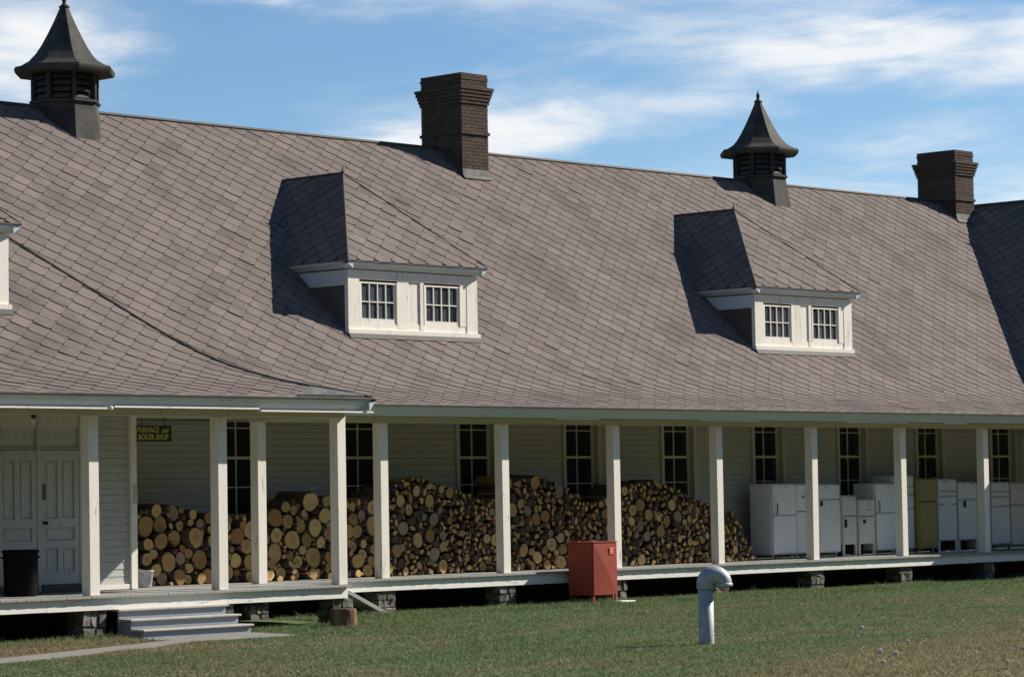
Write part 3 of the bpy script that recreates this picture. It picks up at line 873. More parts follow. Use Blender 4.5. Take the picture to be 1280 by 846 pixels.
# ---- dormers
def dormer(cx, yo, label):
    """dormer whose face stands yo in front of the common face line"""
    yf = WALL - yo
    y0 = E0 - yo
    hw = 1.765
    def rz(y): return PZ(y-y0)
    d = MB()
    zb, zt = 4.56, 5.80
    # closed body: face set back behind the trim, cheeks running into the roof
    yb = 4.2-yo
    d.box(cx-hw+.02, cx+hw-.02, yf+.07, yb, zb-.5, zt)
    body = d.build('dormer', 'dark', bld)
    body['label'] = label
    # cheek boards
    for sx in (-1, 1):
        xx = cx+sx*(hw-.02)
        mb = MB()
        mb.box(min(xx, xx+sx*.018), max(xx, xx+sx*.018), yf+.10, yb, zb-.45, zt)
        mb.build('dormer_cheek', 'rim', body)  # same shingles as the roof, coloured darker to stand in for shade
    # front trim
    t = MB()
    t.box(cx-hw, cx-1.47, yf, yf+.095, zb-.02, zt)
    t.build('corner_board', 'white', body)
    MB().box(cx+1.47, cx+hw, yf, yf+.095, zb-.02, zt).build('corner_board', 'white', body)
    MB().box(cx-.44, cx-.14, yf+.012, yf+.07, zb+.14, 5.62).build('mullion_board', 'white', body)
    MB().box(cx-.13, cx+.16, yf+.030, yf+.07, zb+.14, 5.62).build('mullion_board', 'white', body)
    MB().box(cx+.17, cx+.27, yf+.006, yf+.07, zb+.14, 5.62).build('mullion_board', 'white', body)
    MB().box(cx-1.469, cx+1.469, yf+.003, yf+.069, 5.621, zt).build('frieze_board', 'white', body)
    MB().box(cx-hw-.03, cx+hw+.03, yf-.045, yf+.07, zb+.02, zb+.10).build('dormer_sill', 'white', body)
    MB().box(cx-1.469, cx+1.469, yf+.016, yf+.069, zb+.101, zb+.24).build('apron_board', 'white', body)
    MB().add([(cx-hw-.03, yf-.10, rz(yf-.10)+.035), (cx+hw+.03, yf-.10, rz(yf-.10)+.035), (cx+hw+.03, yf-.035, zb+.03), (cx-hw-.03, yf-.035, zb+.03)],
             [(0, 1, 2, 3)]).build('dormer_flashing', 'cap', body)
    for wx0, wx1 in ((cx-1.47, cx-.44), (cx+.27, cx+1.30)):
        sash_window((wx0+wx1)/2, yf, [zb+.29, zb+.64, zb+.99], (wx1-wx0)/2-.06, 4, body, 'window_frame', 'dglass', 'white', .058, None, False)
    MB().box(cx+1.30, cx+1.469, yf+.008, yf+.069, zb+.24, 5.62).build('side_board', 'white', body)
    # eave crown all round, roof with a hip to the front
    eh, ef, ez = 1.90, yf-.15, 5.955
    def eb(z):                     # where the main roof reaches height z
        b = np.interp(z, _z, _b); return float(y0+b)
    pz, py = 7.90, yf-.15+2.11
    yr_, ye_ = eb(pz)+.1, eb(ez)+.15
    cr = [(0, ez-.012), (0, ez-.05), (.12, ez-.14), (.14, ez-.14), (.14, ez-.03)]
    MB().prism([(ef+p, z) for p, z in cr], 0, cx-eh, cx+eh).build('eave_crown', 'crown', body)
    MB().prism([(cx-eh+p, z) for p, z in cr], 1, ef+.002, ye_).build('eave_crown', 'crown', body)
    MB().prism([(cx+eh-p, z) for p, z in cr], 1, ef+.002, ye_).build('eave_crown', 'crown', body)
    MB().box(cx-eh+.13, cx+eh-.13, ef+.13, yb, ez-.136, ez-.06).build('soffit', 'trim', body)
    # left frieze below the eave, cut off on a slant where it meets the roof
    for sx in (-1, 1):
        xx = cx+sx*hw
        MB().prism([(yf+.02, zt-.01), (yf+.02, zt-.30), (eb(zt-.30)-.03, zt-.30), (eb(zt)+.05, zt-.01)], 0, min(xx, xx+sx*.02), max(xx, xx+sx*.02)).build('side_frieze', 'crown', body)
    rf = MB()
    e = .002
    P = {'fl': (cx-eh, ef, ez-e), 'fr': (cx+eh, ef, ez-e), 'pk': (cx, py, pz-e), 'rb': (cx, yr_, pz-e), 'bl': (cx-eh, ye_, ez-e), 'br': (cx+eh, ye_, ez-e)}
    rf.add([P['fl'], P['fr'], P['pk']], [(0, 1, 2)])
    rf.add([P['fl'], P['pk'], P['rb'], P['bl']], [(0, 1, 2, 3)])
    rf.add([P['fr'], P['br'], P['rb'], P['pk']], [(0, 1, 2, 3)])
    rf.build('dormer_roof', 'dark', body)
    ds = MB()
    def plane_sh(o, ta, tS, nn, fns, arange, Smax):
        o, ta, tS, nn = (np.array(v, float) for v in (o, ta, tS, nn))
        tS /= np.linalg.norm(tS); nn /= np.linalg.norm(nn)
        for j in range(0, int(Smax/HY)+2):
            sc = j*HY+.07
            for i in range(int(arange[0]/(2*WX))-1, int(arange[1]/(2*WX))+2):
                ac = (2*i+(j % 2))*WX
                cl = [(ac+p[0]+random.uniform(-.004, .004), sc+p[1]+random.uniform(-.006, .006)) for p in SHAPE]
                for fn in [lambda p: p[1]+.02] + fns:
                    cl = clip_poly(cl, fn) if cl else cl
                if len(cl) >= 3:
                    put_shingle(ds, cl, sc, random.uniform(-.003, .007), lambda a, S, h: o+ta*a+tS*S+nn*h)
    for p_, q_ in (((-eh, ef), (eh, ef)), ((-eh, ef), (-eh, ye_)), ((eh, ef), (eh, ye_))):
        x_a, x_b = min(p_[0], q_[0]), max(p_[0], q_[0])
        if x_a == x_b: ds.box(cx+x_a-.02, cx+x_a+.02, ef-.019, ye_, ez-.010, ez+.010)
        else: ds.box(cx+x_a-.015, cx+x_b+.015, ef-.02, ef+.02, ez-.011, ez+.011)
    sl = (pz-ez)/(py-ef); L = math.hypot(pz-ez, py-ef)
    plane_sh((cx, ef, ez), (1, 0, 0), (0, 1, sl), (0, -sl, 1), [lambda p: eh*(1-p[1]/L)-p[0], lambda p: p[0]+eh*(1-p[1]/L)], (-2, 2), L)
    s2 = (pz-ez)/eh; L2 = math.hypot(pz-ez, eh)
    plane_sh((cx-eh, 0, ez), (0, -1, 0), (1, 0, s2), (-s2, 0, 1),
             [lambda p: -p[0]-ef-(py-ef)*p[1]/L2, lambda p: (ye_+(yr_-ye_)*p[1]/L2)+p[0], lambda p: L2-p[1]], (-yr_, -ef), L2)
    plane_sh((cx+eh, 0, ez), (0, 1, 0), (-1, 0, s2), (s2, 0, 1),
             [lambda p: p[0]-ef-(py-ef)*p[1]/L2, lambda p: (ye_+(yr_-ye_)*p[1]/L2)-p[0], lambda p: L2-p[1]], (ef, yr_), L2)
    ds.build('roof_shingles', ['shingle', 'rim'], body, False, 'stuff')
    for a, b, r in ((P['fl'], P['pk'], .018), (P['fr'], P['pk'], .015)):
        MB().tube([np.array(a)+(0, 0, .02), np.array(b)+(0, 0, .02)], r, 6).build('hip_cap', 'cap', body)
    MB().tube([(cx, py-.02, pz+.02), (cx, yr_, pz+.02)], .032, 6).build('ridge_cap', 'cap', body)
    MB().lathe([(.05, -.03), (.045, .03), (.018, .09), (.006, .16)], (cx, py, pz), 8).build('roof_finial', 'cap', body)
    return body
dormer(4.216, 0.0, 'middle dormer with two eight-pane windows above the log piles')
dormer(16.544, 0.0, 'right hand dormer with two eight-pane windows above the refrigerators')
dormer(-8.83, 2.05, 'dormer cut off by the left edge of the picture')

# ---- chimneys: brick by brick
def chimney(x0, y0, w, d, ztop, label):
    c = MB().box(x0+.012, x0+w-.012, y0+.012, y0+d-.012, 7.4, ztop-.03).build('chimney', 'mortar', bld)
    c['label'] = label
    CH = .0755
    n = int((ztop-7.95)/CH)
    bm_ = MB(); inset = MB()
    for k in range(n):
        z1 = ztop-k*CH; z0_ = z1-CH+.010
        # outward steps counted from the top: narrow crown, corbel, band, plain shaft
        off = [0.0]*4 + [.105, .085, .065, .045, .025] + [0]*8 + [.03] + [0]*200
        if k == 1: o_ = .012
        else: o_ = off[k]
        BLEN = .213
        for side in range(4):
            Ln = (w if side % 2 == 0 else d) + 2*o_
            s0 = -(BLEN/2 if (k+side) % 2 else 0)
            p = s0
            while p < Ln-.01:
                a, b = max(p, 0), min(p+BLEN-.010, Ln)
                if b-a > .02:
                    j = random.uniform(0, .005); t = .09
                    if side == 0: bm_.box(x0-o_+a, x0-o_+b, y0-o_-j, y0-o_+t, z0_, z1)
                    elif side == 2: bm_.box(x0-o_+a, x0-o_+b, y0+d+o_-t, y0+d+o_+j, z0_, z1)
                    elif side == 1: bm_.box(x0+w+o_-t, x0+w+o_+j, y0-o_+max(a, .0905), y0-o_+min(b, Ln-.0905), z0_, z1) if min(b, Ln-.0905) > max(a, .0905)+.01 else None
                    else: bm_.box(x0-o_-j, x0-o_+t, y0-o_+max(a, .0905), y0-o_+min(b, Ln-.0905), z0_, z1) if min(b, Ln-.0905) > max(a, .0905)+.01 else None
                p += BLEN
    bm_.build('bricks', 'brick', c, False, 'stuff')
    MB().box(x0+.1, x0+w-.1, y0+.1, y0+d-.1, ztop-.032, ztop-.02).build('flue', 'soot', c)
    zf = PZ(y0-E0)
    MB().add([(x0-.03, y0-.05, zf+.02), (x0+w+.03, y0-.05, zf+.02), (x0+w+.012, y0-.014, zf+.17), (x0-.012, y0-.014, zf+.17),
              (x0-.03, y0-.12, zf-.055), (x0+w+.03, y0-.12, zf-.055)], [(0, 1, 2, 3), (4, 5, 1, 0)]).build('chimney_flashing', 'flash', c)
    for sx in (-1, 1):
        xx = x0-.012 if sx < 0 else x0+w+.012
        MB().add([(xx, y0-.02, zf-.05), (xx, 7.4, zr-.05), (xx, 7.4, zr+.12), (xx, y0-.02, zf+.15)], [(0, 1, 2, 3)]).build('chimney_flashing', 'cap', c)
chimney(10.09, 6.69, .83, 1.25, 10.76, 'left brick chimney with corbelled crown')
chimney(29.02, 6.82, .85, 1.22, 10.47, 'right brick chimney beside the dark wing roof')

# ---- octagonal ridge ventilators
R8 = math.pi/8
def cupola(cx, label):
    cy = 7.4
    c = MB().lathe([(.86, -1.2), (.80, -.75), (.72, -.25), (.68, .0), (.665, .13)], (cx, cy, 9.10), 8, rot=R8).build('cupola', 'metal', bld)
    c['label'] = label
    MB().lathe([(.70, 0), (.72, .02), (.72, .05), (.67, .07)], (cx, cy, 9.21), 8, rot=R8).build('base_band', 'metal', c)
    MB().lathe([(.555, 0), (.555, .58)], (cx, cy, 9.26), 8, rot=R8).build('inner_drum', 'soot', c)
    for k in range(8):                       # corner posts and louvres
        t = R8+k*math.pi/4; t2 = t+math.pi/4
        p, q_ = np.array([math.cos(t), math.sin(t)])*.64, np.array([math.cos(t2), math.sin(t2)])*.64
        MB().tube([(cx+p[0], cy+p[1], 9.27), (cx+p[0], cy+p[1], 9.83)], .045, 6).build('corner_post', 'metal', c)
        e = (q_-p)/np.linalg.norm(q_-p); n_ = np.array([e[1], -e[0]])
        a, b = p+e*.07, q_-e*.07
        for r in range(4):
            z = 9.30+r*.13
            V = []
            for pt in (a, b):
                for dn, dz in ((.0, 0), (-.10, .10), (-.10, .115), (.0, .015)):
                    w_ = pt+n_*dn
                    V.append((cx+w_[0], cy+w_[1], z+dz))
            MB().add(V, [(0, 1, 2, 3), (7, 6, 5, 4), (0, 4, 5, 1), (1, 5, 6, 2), (2, 6, 7, 3), (3, 7, 4, 0)]).build('louver', 'louver', c)
    MB().lathe([(.60, .0), (.99, -.005), (1.01, .04), (1.02, .085), (.985, .11), (.86, .165), (.72, .25), (.58, .40), (.46, .58), (.34, .80), (.22, 1.04), (.115, 1.27), (.075, 1.36)],
               (cx, cy, 9.80), 8, rot=R8).build('cupola_roof', 'metal', c)
    MB().lathe([(.10, 0), (.11, .03), (.06, .06), (.035, .10), (.045, .15), (.045, .19), (.02, .24), (.008, .30)], (cx, cy, 11.13), 8).build('finial', 'metal', c, True)
    MB().tube([(cx+.98*math.cos(R8+k*math.pi/4), cy+.98*math.sin(R8+k*math.pi/4), 9.91) for k in range(9)], .02, 5).build('roof_rim', 'metal', c)
cupola(-.29, 'left louvred roof ventilator with flared octagonal hat')
cupola(21.42, 'right louvred roof ventilator with flared octagonal hat')

# ================================================================== OBJECTS
# ---- wooden steps
def steps():
    t = thing('wooden_steps', 'three grey painted wooden steps leading up to the porch', 'steps', (-5.75, -2.75, -.69))
    x0, x1 = -6.86, -4.62
    zt = [-.225, -.375, -.53]; ys = [-2.15, -2.45, -2.75]
    zb = [-.375, -.53, -.70]
    for k in range(3):
        MB().box(x0+.02, x1-.02, ys[k]+.02, ys[k]+.05, zb[k]+.002, zt[k]-.035).build('riser', 'step', t)
        MB().cbox(x0-.02, x1+.02, ys[k]-.03, ys[k]+.30, zt[k]-.034, zt[k], .008).build('tread', 'tread', t)
    for xx in (x0+.025, x1-.065):
        MB().prism([(-2.09, -.26), (-2.09, -.72), (-2.69, -.72), (-2.69, -.57), (-2.39, -.57), (-2.39, -.415), (-2.12, -.415), (-2.12, -.26)], 0, xx, xx+.04).build('stringer', 'step', t)
steps()

# ---- sign under the porch beam
def text_mesh(body, size, name, m, parent, loc, extrude=.004, shear=0.0, sx=1.0):
    cu = bpy.data.curves.new(name, 'FONT')
    cu.body = body; cu.size = size; cu.extrude = extrude; cu.shear = shear; cu.offset = .004
    cu.space_character = 1.06
    ob = bpy.data.objects.new(name, cu)
    col.objects.link(ob)
    bpy.context.view_layer.update()
    me = bpy.data.meshes.new_from_object(ob.evaluated_get(bpy.context.evaluated_depsgraph_get()))
    bpy.data.objects.remove(ob)
    me.materials.clear(); me.materials.append(M[m])
    for v in me.vertices:
        x, y, z = v.co
        v.co = (loc[0]+x*sx, loc[1]-z, loc[2]+y)
    return link(name, me, parent)
sg = thing('hanging_sign', 'dark sign reading FURNACE and BOILER SHOP hung beneath the porch beam', 'sign', (-4.25, .1, 2.45))
MB().cbox(-4.655, -3.855, .08, .12, 2.45, 2.72, .006).build('sign_board', 'sign', sg)
text_mesh('FURNACE', .125, 'lettering', 'letter', sg, (-4.60, .0785, 2.605), sx=.80)
text_mesh('and', .11, 'lettering', 'letter', sg, (-4.075, .0785, 2.605), shear=.3, sx=.78)
text_mesh('BOILER SHOP', .125, 'lettering', 'letter', sg, (-4.585, .0785, 2.485), sx=.82)
for x in (-4.5, -4.0):
    MB().tube([(x, .1, 2.72), (x, .1, 2.845)], .006, 6).build('hanger', 'black', sg)

# ---- porch lamp
lp = thing('porch_lamp', 'small bare bulb lamp under the porch ceiling before the doors', 'lamp', (-7.55, -.95, 2.7))
MB().lathe([(.07, .20), (.075, .17), (.04, .15), (.035, .09), (.03, .085)][::-1], (-7.55, -.95, 2.7), 12).build('lamp_holder', 'black', lp, True)
MB().lathe([(.004, -.01), (.025, .0), (.034, .03), (.03, .06), (.022, .088)], (-7.55, -.95, 2.7), 12).build('bulb', 'bulb', lp, True)

# ---- bin and bucket
bn = thing('waste_bin', 'tall black waste bin in front of the left door', 'bin', (-7.79, -.9, 0))
MB().lathe([(.25, .0), (.255, .02), (.275, .68), (.295, .685), (.295, .72), (.265, .725), (.235, .05), (.02, .04)], (-7.79, -.9, 0), 20).build('bin_body', 'bin', bn, True)
for s in (-1, 1):
    MB().tube([(-7.79+s*.27, -.98, .60), (-7.79+s*.315, -.98, .61), (-7.79+s*.315, -.82, .61), (-7.79+s*.27, -.82, .60)], .014, 6).build('bin_handle', 'bin', bn)
bk = thing('bucket', 'small pale metal bucket beside the corner board', 'bucket', (-4.03, .6, 0))
MB().lathe([(.095, .0), (.10, .01), (.135, .27), (.145, .275), (.145, .29), (.13, .29), (.092, .02), (.01, .015)], (-4.03, .6, 0), 18).build('bucket_body', 'galv', bk, True)
MB().tube([(-4.03+.147*math.cos(a), .6-.10*abs(math.sin(a)), .275-.11*math.sin(a)) for a in np.linspace(0, math.pi, 13)], .005, 5).build('bucket_handle', 'chrome', bk)

# ---- firewood
def log_mesh(split, seed):
    r = random.Random(seed)
    pts = []
    if not split:
        n = 16; e = r.uniform(.88, 1.0); ph = r.random()*6.3
        for k in range(n):
            t = 2*math.pi*k/n
            q = 1+r.uniform(-.05, .05)+.06*math.sin(2*t+ph)+.03*math.sin(3*t+2*ph)
            pts.append((q*math.cos(t), q*e*math.sin(t)))
    else:
        wdt = r.uniform(70, 175); n = 7; st = r.random()*360
        cxo = r.uniform(.3, .6)
        raw = [(0, 0)] + [(math.cos(rad(st+wdt*k/n)), math.sin(rad(st+wdt*k/n))) for k in range(n+1)]
        mx = np.mean(raw, 0)
        raw = [((p[0]-mx[0])*1.35+r.uniform(-.05, .05), (p[1]-mx[1])*1.35+r.uniform(-.05, .05)) for p in raw]
        pts = raw
    n = len(pts)
    mb = MB()
    rings = [(.93, 0.0), (1.0, .02), (1.0+r.uniform(-.03, .03), .5), (1.0, .98), (.93, 1.0)]
    V = []
    for s_, y in rings:
        bx, bz = r.uniform(-.02, .02), r.uniform(-.02, .02)
        V += [(p[0]*s_+bx*(.2 < y < .8), y, p[1]*s_+bz*(.2 < y < .8)) for p in pts]
    V.append((0 if not split else float(np.mean([p[0] for p in pts])), -.004, 0 if not split else float(np.mean([p[1] for p in pts]))))
    F = []; mi = []
    for j in range(len(rings)-1):
        for k in range(n):
            F.append((j*n+k, (j+1)*n+k, (j+1)*n+(k+1) % n, j*n+(k+1) % n))
            mi.append(2 if (split and (k == 0 or k == n-1)) else 1)
    for k in range(n):
        F.append((len(V)-1, k, (k+1) % n)); mi.append(0)
    F.append(tuple((len(rings)-1)*n+k for k in range(n))); mi.append(0)
    mb.v = V; mb.f = F; mb.m = mi
    if split: mb.m = [3 if k == 0 else k for k in mb.m]
    me = mb.mesh('log', ['logend', 'bark', 'split', 'splitend'])
    return me, mb
round_logs = [log_mesh(False, 100+k) for k in range(8)]
split_logs = [log_mesh(True, 200+k) for k in range(12)]
TOPX = [-4.45, -4.0, -3.72, -3.28, -2.65, -2.29, -1.45, -.88, -.3, .48, 1.28, 2.1, 2.63, 3.16, 4.12, 4.93, 5.3, 5.68, 6.48, 7.18, 8.0, 8.6, 9.11, 10.11, 10.61, 11.38, 12.03, 12.56, 13.0]
TOPZ = [1.05, 1.15, 1.25, 1.40, 1.36, 1.22, 1.20, 1.14, 1.40, 1.52, 1.40, 1.46, 1.76, 1.85, 1.62, 1.36, 1.40, 1.74, 1.84, 1.68, 1.26, 1.45, 1.64, 1.73, 1.58, 1.30, 1.18, .98, .22]
def pile():
    xs = np.zeros(0); zs = np.zeros(0); rs = np.zeros(0)
    fails = 0
    while fails < 220 and len(xs) < 1900:
        right = random.random() < .75
        x_lo, x_hi = ((2.2, 13.0) if right else (-4.45, 2.25))
        if not right:
            r = random.choice([random.uniform(.05, .10), random.uniform(.09, .15), random.uniform(.10, .205)])
        else:
            r = random.uniform(.040, .082) if random.random() < .91 else random.uniform(.08, .15)
        cs = np.random.default_rng(random.randrange(1 << 30)).uniform(x_lo+r, x_hi-r*.5, 26)
        best = None
        for x in cs:
            if len(xs):
                dx = np.abs(xs-x); m = dx < rs+r
                z = max(r*.98, float(np.max(zs[m]+np.sqrt((rs[m]+r)**2-dx[m]**2)))) if m.any() else r*.98
            else:
                z = r*.98
            lim_ = np.interp(x, TOPX, TOPZ)
            if z+r*.6 > lim_:
                continue
            if right and x < 5 and z < .35 and r < .1 and random.random() < .5:
                continue
            sc = z/lim_
            if best is None or sc < best[0]:
                best = (sc, x, z)
        if best is None:
            fails += 1
            continue
        fails = 0
        xs = np.append(xs, best[1]); zs = np.append(zs, best[2]); rs = np.append(rs, r)
    for k in range(14000):                 # slivers wedged into the gaps
        x = random.uniform(-4.4, 13.0); z = random.uniform(.03, np.interp(x, TOPX, TOPZ)-.08)
        cl = float(np.min(np.hypot(xs-x, zs-z)-rs))
        if cl > .016:
            xs = np.append(xs, x); zs = np.append(zs, z); rs = np.append(rs, min(cl*1.12, .07))
    return xs, zs, rs
lx, lz, lr = pile()
order = np.argsort(-lr*(1+.25*(lx < 2.2)))
BAYS = [(-9, -2.0, 'first'), (-2.0, .955, 'second'), (.955, 4.13, 'third'), (4.13, 7.304, 'fourth'), (7.304, 10.478, 'fifth'), (10.478, 20, 'last')]
ORD = ['first', 'second', 'third', 'fourth', 'fifth', 'sixth', 'seventh', 'eighth', 'ninth', 'tenth', 'eleventh', 'twelfth', 'thirteenth', 'fourteenth',
       'fifteenth', 'sixteenth', 'seventeenth', 'eighteenth', 'nineteenth', 'twentieth']
named = {}
rest = MB()
for rank, i in enumerate(order):
    x, z, r = float(lx[i]), float(lz[i]), float(lr[i])
    is_split = (x > 2.0 and r < .10 and random.random() < .68) or (x <= 2.0 and r < .08 and random.random() < .25)
    me, mb = random.choice(split_logs if is_split else round_logs)
    Ln = random.uniform(.55, .95)
    y = 1.14 + (random.gauss(0, .03) if x > 2.2 else random.uniform(-.10, .10)) + .12*max(0, z-.2)/1.3
    yaw = random.gauss(0, .06); ptc = random.gauss(0, .03); rr = random.uniform(0, 6.283)
    mtx = Matrix.Translation((x, y, z)) @ Matrix.Rotation(yaw, 4, 'Z') @ Matrix.Rotation(ptc, 4, 'X') @ Matrix.Rotation(rr, 4, 'Y') @ Matrix.Diagonal((r, Ln, r, 1))
    if rank < 300:
        o = bpy.data.objects.new('firewood_log', me)
        o.matrix_world = mtx
        col.objects.link(o)
        bay = [b[2] for b in BAYS if b[0] <= x-1.05 < b[1]][0]
        size = 'thick round' if r > .135 else ('split' if is_split else ('medium round' if r > .095 else 'slim round'))
        frac = z/np.interp(x, TOPX, TOPZ)
        lvl = 'on the boards' if z < .25 else ('near the top' if frac > .72 else ('in the upper middle' if frac > .5 else 'in the lower middle'))
        named.setdefault((size, lvl, bay), []).append((x, o))
    else:
        o0 = len(rest.v)
        rest.v += [tuple(mtx @ Vector(v)) for v in mb.v]
        rest.f += [tuple(k+o0 for k in f_) for f_ in mb.f]
        rest.m += mb.m
for (size, lvl, bay), items in named.items():
    items.sort(key=lambda q: q[0])
    for k, (x, o) in enumerate(items):
        tag(o, f'{size} log {lvl} of the {bay} log bay, {ORD[k]} from the left', 'log', 'firewood logs stacked under the porch')
rb = rest.build('small_firewood', ['logend', 'bark', 'split', 'splitend'], None, False, 'stuff')
tag(rb, 'mass of small split firewood filling the gaps of the stacked pile', 'firewood')

# ---- refrigerators and other appliances
def appliance(x0, x1, yf, ztop, splits, label, m='enamel', toe=.09, toe_open=False, name='refrigerator', handles=(), depth=.66, panel=None):
    t = thing(name, label, 'refrigerator' if name == 'refrigerator' else 'stove', ((x0+x1)/2, yf, 0), 'old appliances lined up under the porch')
    MB().cbox(x0, x1, yf+.055, yf+depth, toe, ztop, .03).build('cabinet', m, t)
    zs = [toe+.01 if not toe_open else .26] + list(splits) + [ztop-.012]
    for a, b in zip(zs[:-1], zs[1:]):
        MB().cbox(x0+.006, x1-.006, yf, yf+.052, a+.007, b-.007, .022).build('door', m, t)
    for hx, z0, z1, st in handles:
        hxx = x0+hx*(x1-x0)
        if st == 'v':
            MB().tube([(hxx, yf+.004, z0), (hxx, yf-.045, z0+.02), (hxx, yf-.045, z1-.02), (hxx, yf+.004, z1)], .013, 6).build('handle', 'black' if random.random() < .6 else 'chrome', t)
        elif st == 'h':
            MB().tube([(hxx, yf+.004, z0), (hxx+.02, yf-.04, z0), (hxx+.15, yf-.04, z0), (hxx+.17, yf+.004, z0)], .011, 6).build('handle', 'chrome', t)
        elif st == 'b':
            MB().cbox(hxx-.05, hxx+.05, yf-.012, yf+.004, z0, z1, .004).build('badge', 'chrome', t)
        else:
            MB().cbox(hxx-.028, hxx+.028, yf-.04, yf+.004, z0, z1, .008).build('latch', 'black', t)
    MB().cbox(x1-.09, x1-.03, yf+.004, yf+.05, ztop-.004, ztop+.014, .004).build('hinge', 'chrome', t)
    bx_ = x0+(x1-x0)*random.uniform(.3, .7)
    MB().cbox(bx_-.05, bx_+.05, yf-.006, yf+.003, ztop-.10, ztop-.075, .002).build('badge', 'chrome', t)
    if toe_open:
        MB().box(x0+.05, x1-.05, yf+.30, yf+.31, .02, .25).build('toe_recess', 'black', t)
        for a, b in ((x0, x0+.045), (x1-.045, x1)):
            MB().box(a, b, yf+.01, yf+.06, .0, .265).build('leg_panel', m, t)
        MB().box(x0+.046, x1-.046, yf+.012, yf+.05, .0, .03).build('base_rail', m, t)
    else:
        for a in (x0+.05, x1-.09):
            MB().lathe([(.02, 0), (.025, .02), (.018, .03), (.018, toe+.02)], (a+.02, yf+.10, 0), 8).build('foot', 'enamel2', t)
            MB().lathe([(.02, 0), (.025, .02), (.018, .03), (.018, toe+.02)], (a+.02, yf+depth-.08, 0), 8).build('foot', 'enamel2', t)
appliance(13.94, 14.76, 1.30, 1.63, [.95], 'white top-freezer refrigerator at the left end of the row next to the logs', handles=[(.12, .97, 1.20, 'v')])
appliance(14.79, 15.52, 1.32, 1.62, [1.02], 'white refrigerator second from the left end, half behind the porch post', handles=[(.3, 1.30, 1.36, 'b')])
appliance(15.56, 16.33, 1.30, 1.61, [1.27], 'white refrigerator with a small freezer door right of the porch post', handles=[(.08, 1.12, 1.23, 'l')])
appliance(16.37, 16.86, 1.26, 1.35, [.90], 'low narrow white refrigerator with dark open base', 'enamel2', .26, True, handles=[(.12, .64, .82, 'l')])
appliance(16.92, 17.50, 1.24, 1.26, [.88], 'shortest white refrigerator with a bar handle and open base', 'enamel2', .26, True, handles=[(.5, 1.02, 1.02, 'h'), (.3, .72, .80, 'l')])
appliance(17.66, 18.42, 1.30, 1.61, [.94], 'white refrigerator with ivory side just left of the seventh porch post', handles=[(.08, .96, 1.20, 'v')])
appliance(18.50, 19.27, 1.42, 1.78, [1.02, 1.34, 1.52], 'tallest white refrigerator with stacked panels behind the porch post', 'enamel', handles=[(.4, 1.40, 1.40, 'h')])
appliance(19.31, 19.97, 1.28, 1.71, [1.17], 'olive gold refrigerator, the only coloured one', 'gold')
appliance(20.02, 20.76, 1.28, 1.69, [1.28, 1.40], 'white wall oven unit right of the olive refrigerator', 'enamel', .26, True, 'built_in_oven', handles=[(.02, 1.10, 1.10, 'h'), (.75, 1.10, 1.10, 'h'), (.35, 1.60, 1.63, 'b')])
appliance(20.84, 21.60, 1.30, 1.61, [1.20], 'white refrigerator left of the last porch post with dark open base', 'enamel', .26, True, handles=[(.3, 1.02, 1.17, 'l'), (.75, 1.54, 1.57, 'b')])
appliance(21.66, 22.16, 1.34, 1.58, [.95], 'narrow white refrigerator right behind the last porch post', 'enamel')
appliance(22.20, 22.96, 1.30, 1.60, [1.02, 1.25, 1.38], 'white appliance with several drawer fronts near the right edge', 'enamel', .12)
appliance(23.00, 23.78, 1.30, 1.59, [1.05], 'white refrigerator cut off by the right edge of the picture', 'enamel2', handles=[(.4, 1.42, 1.45, 'b')])

# ---- red cabinet on legs
def red_cabinet():
    x0, x1, y0, y1, z0, z1 = 5.69, 6.38, -.86, -.22, -.465, .535
    gz = float(ground_z(6, -.6))
    t = thing('red_cabinet', 'red metal cabinet on legs standing in the grass before the porch', 'cabinet', (6.03, -.54, gz))
    MB().cbox(x0, x1, y0+.02, y1, z0, z1, .006).build('cabinet_body', 'red', t)
    # door pressed into a cross of four shallow facets
    xm, zm = (x0+x1)/2, (z0+z1)/2
    a = [(x0+.012, y0, z0+.012), (x1-.012, y0, z0+.012), (x1-.012, y0, z1-.012), (x0+.012, y0, z1-.012), (xm, y0-.030, zm)]
    b = [(p[0], y0+.0195, p[2]) for p in a[:4]]
    MB().add(a+b, [(0, 1, 4), (1, 2, 4), (2, 3, 4), (3, 0, 4), (0, 5, 6, 1), (1, 6, 7, 2), (2, 7, 8, 3), (3, 8, 5, 0)]).build('cabinet_door', 'red', t)
    MB().box(x0-.012, x1+.012, y0-.010, y1+.01, z1+.001, z1+.018).build('cabinet_top', 'red', t)
    for lx_ in (x0+.005, x1-.045):
        for ly_ in (y0+.021, y1-.06):
            MB().box(lx_, lx_+.04, ly_, ly_+.04, gz-.03, z0-.001).build('leg', 'red', t)
    MB().cbox(x1+.001, x1+.022, y0+.05, y0+.09, -.02, .06, .004).build('hasp', 'black', t)
    lb = MB().box(6.13, 6.27, y0-.022, y0-.018, .30, .44).build('warning_label', 'redlabel', t)
    for zz, w in ((.418, .058), (.385, .034), (.360, .036), (.333, .030)):
        MB().box(6.20-w, 6.20+w, y0-.0245, y0-.0222, zz-.007, zz+.007).build('label_print', 'palelabel', lb)
    MB().tube([(6.20, y0-.012, .37), (6.20, y0-.019, .37)], .01, 6).build('label_fixing', 'red', t)
red_cabinet()
one('board_scrap', MB().cbox(6.22, 6.62, -1.10, -.86, float(ground_z(6.4, -1))-.005, float(ground_z(6.4, -1))+.05, .01), 'white',
    'short white board lying in the grass at the foot of the red cabinet', 'board')

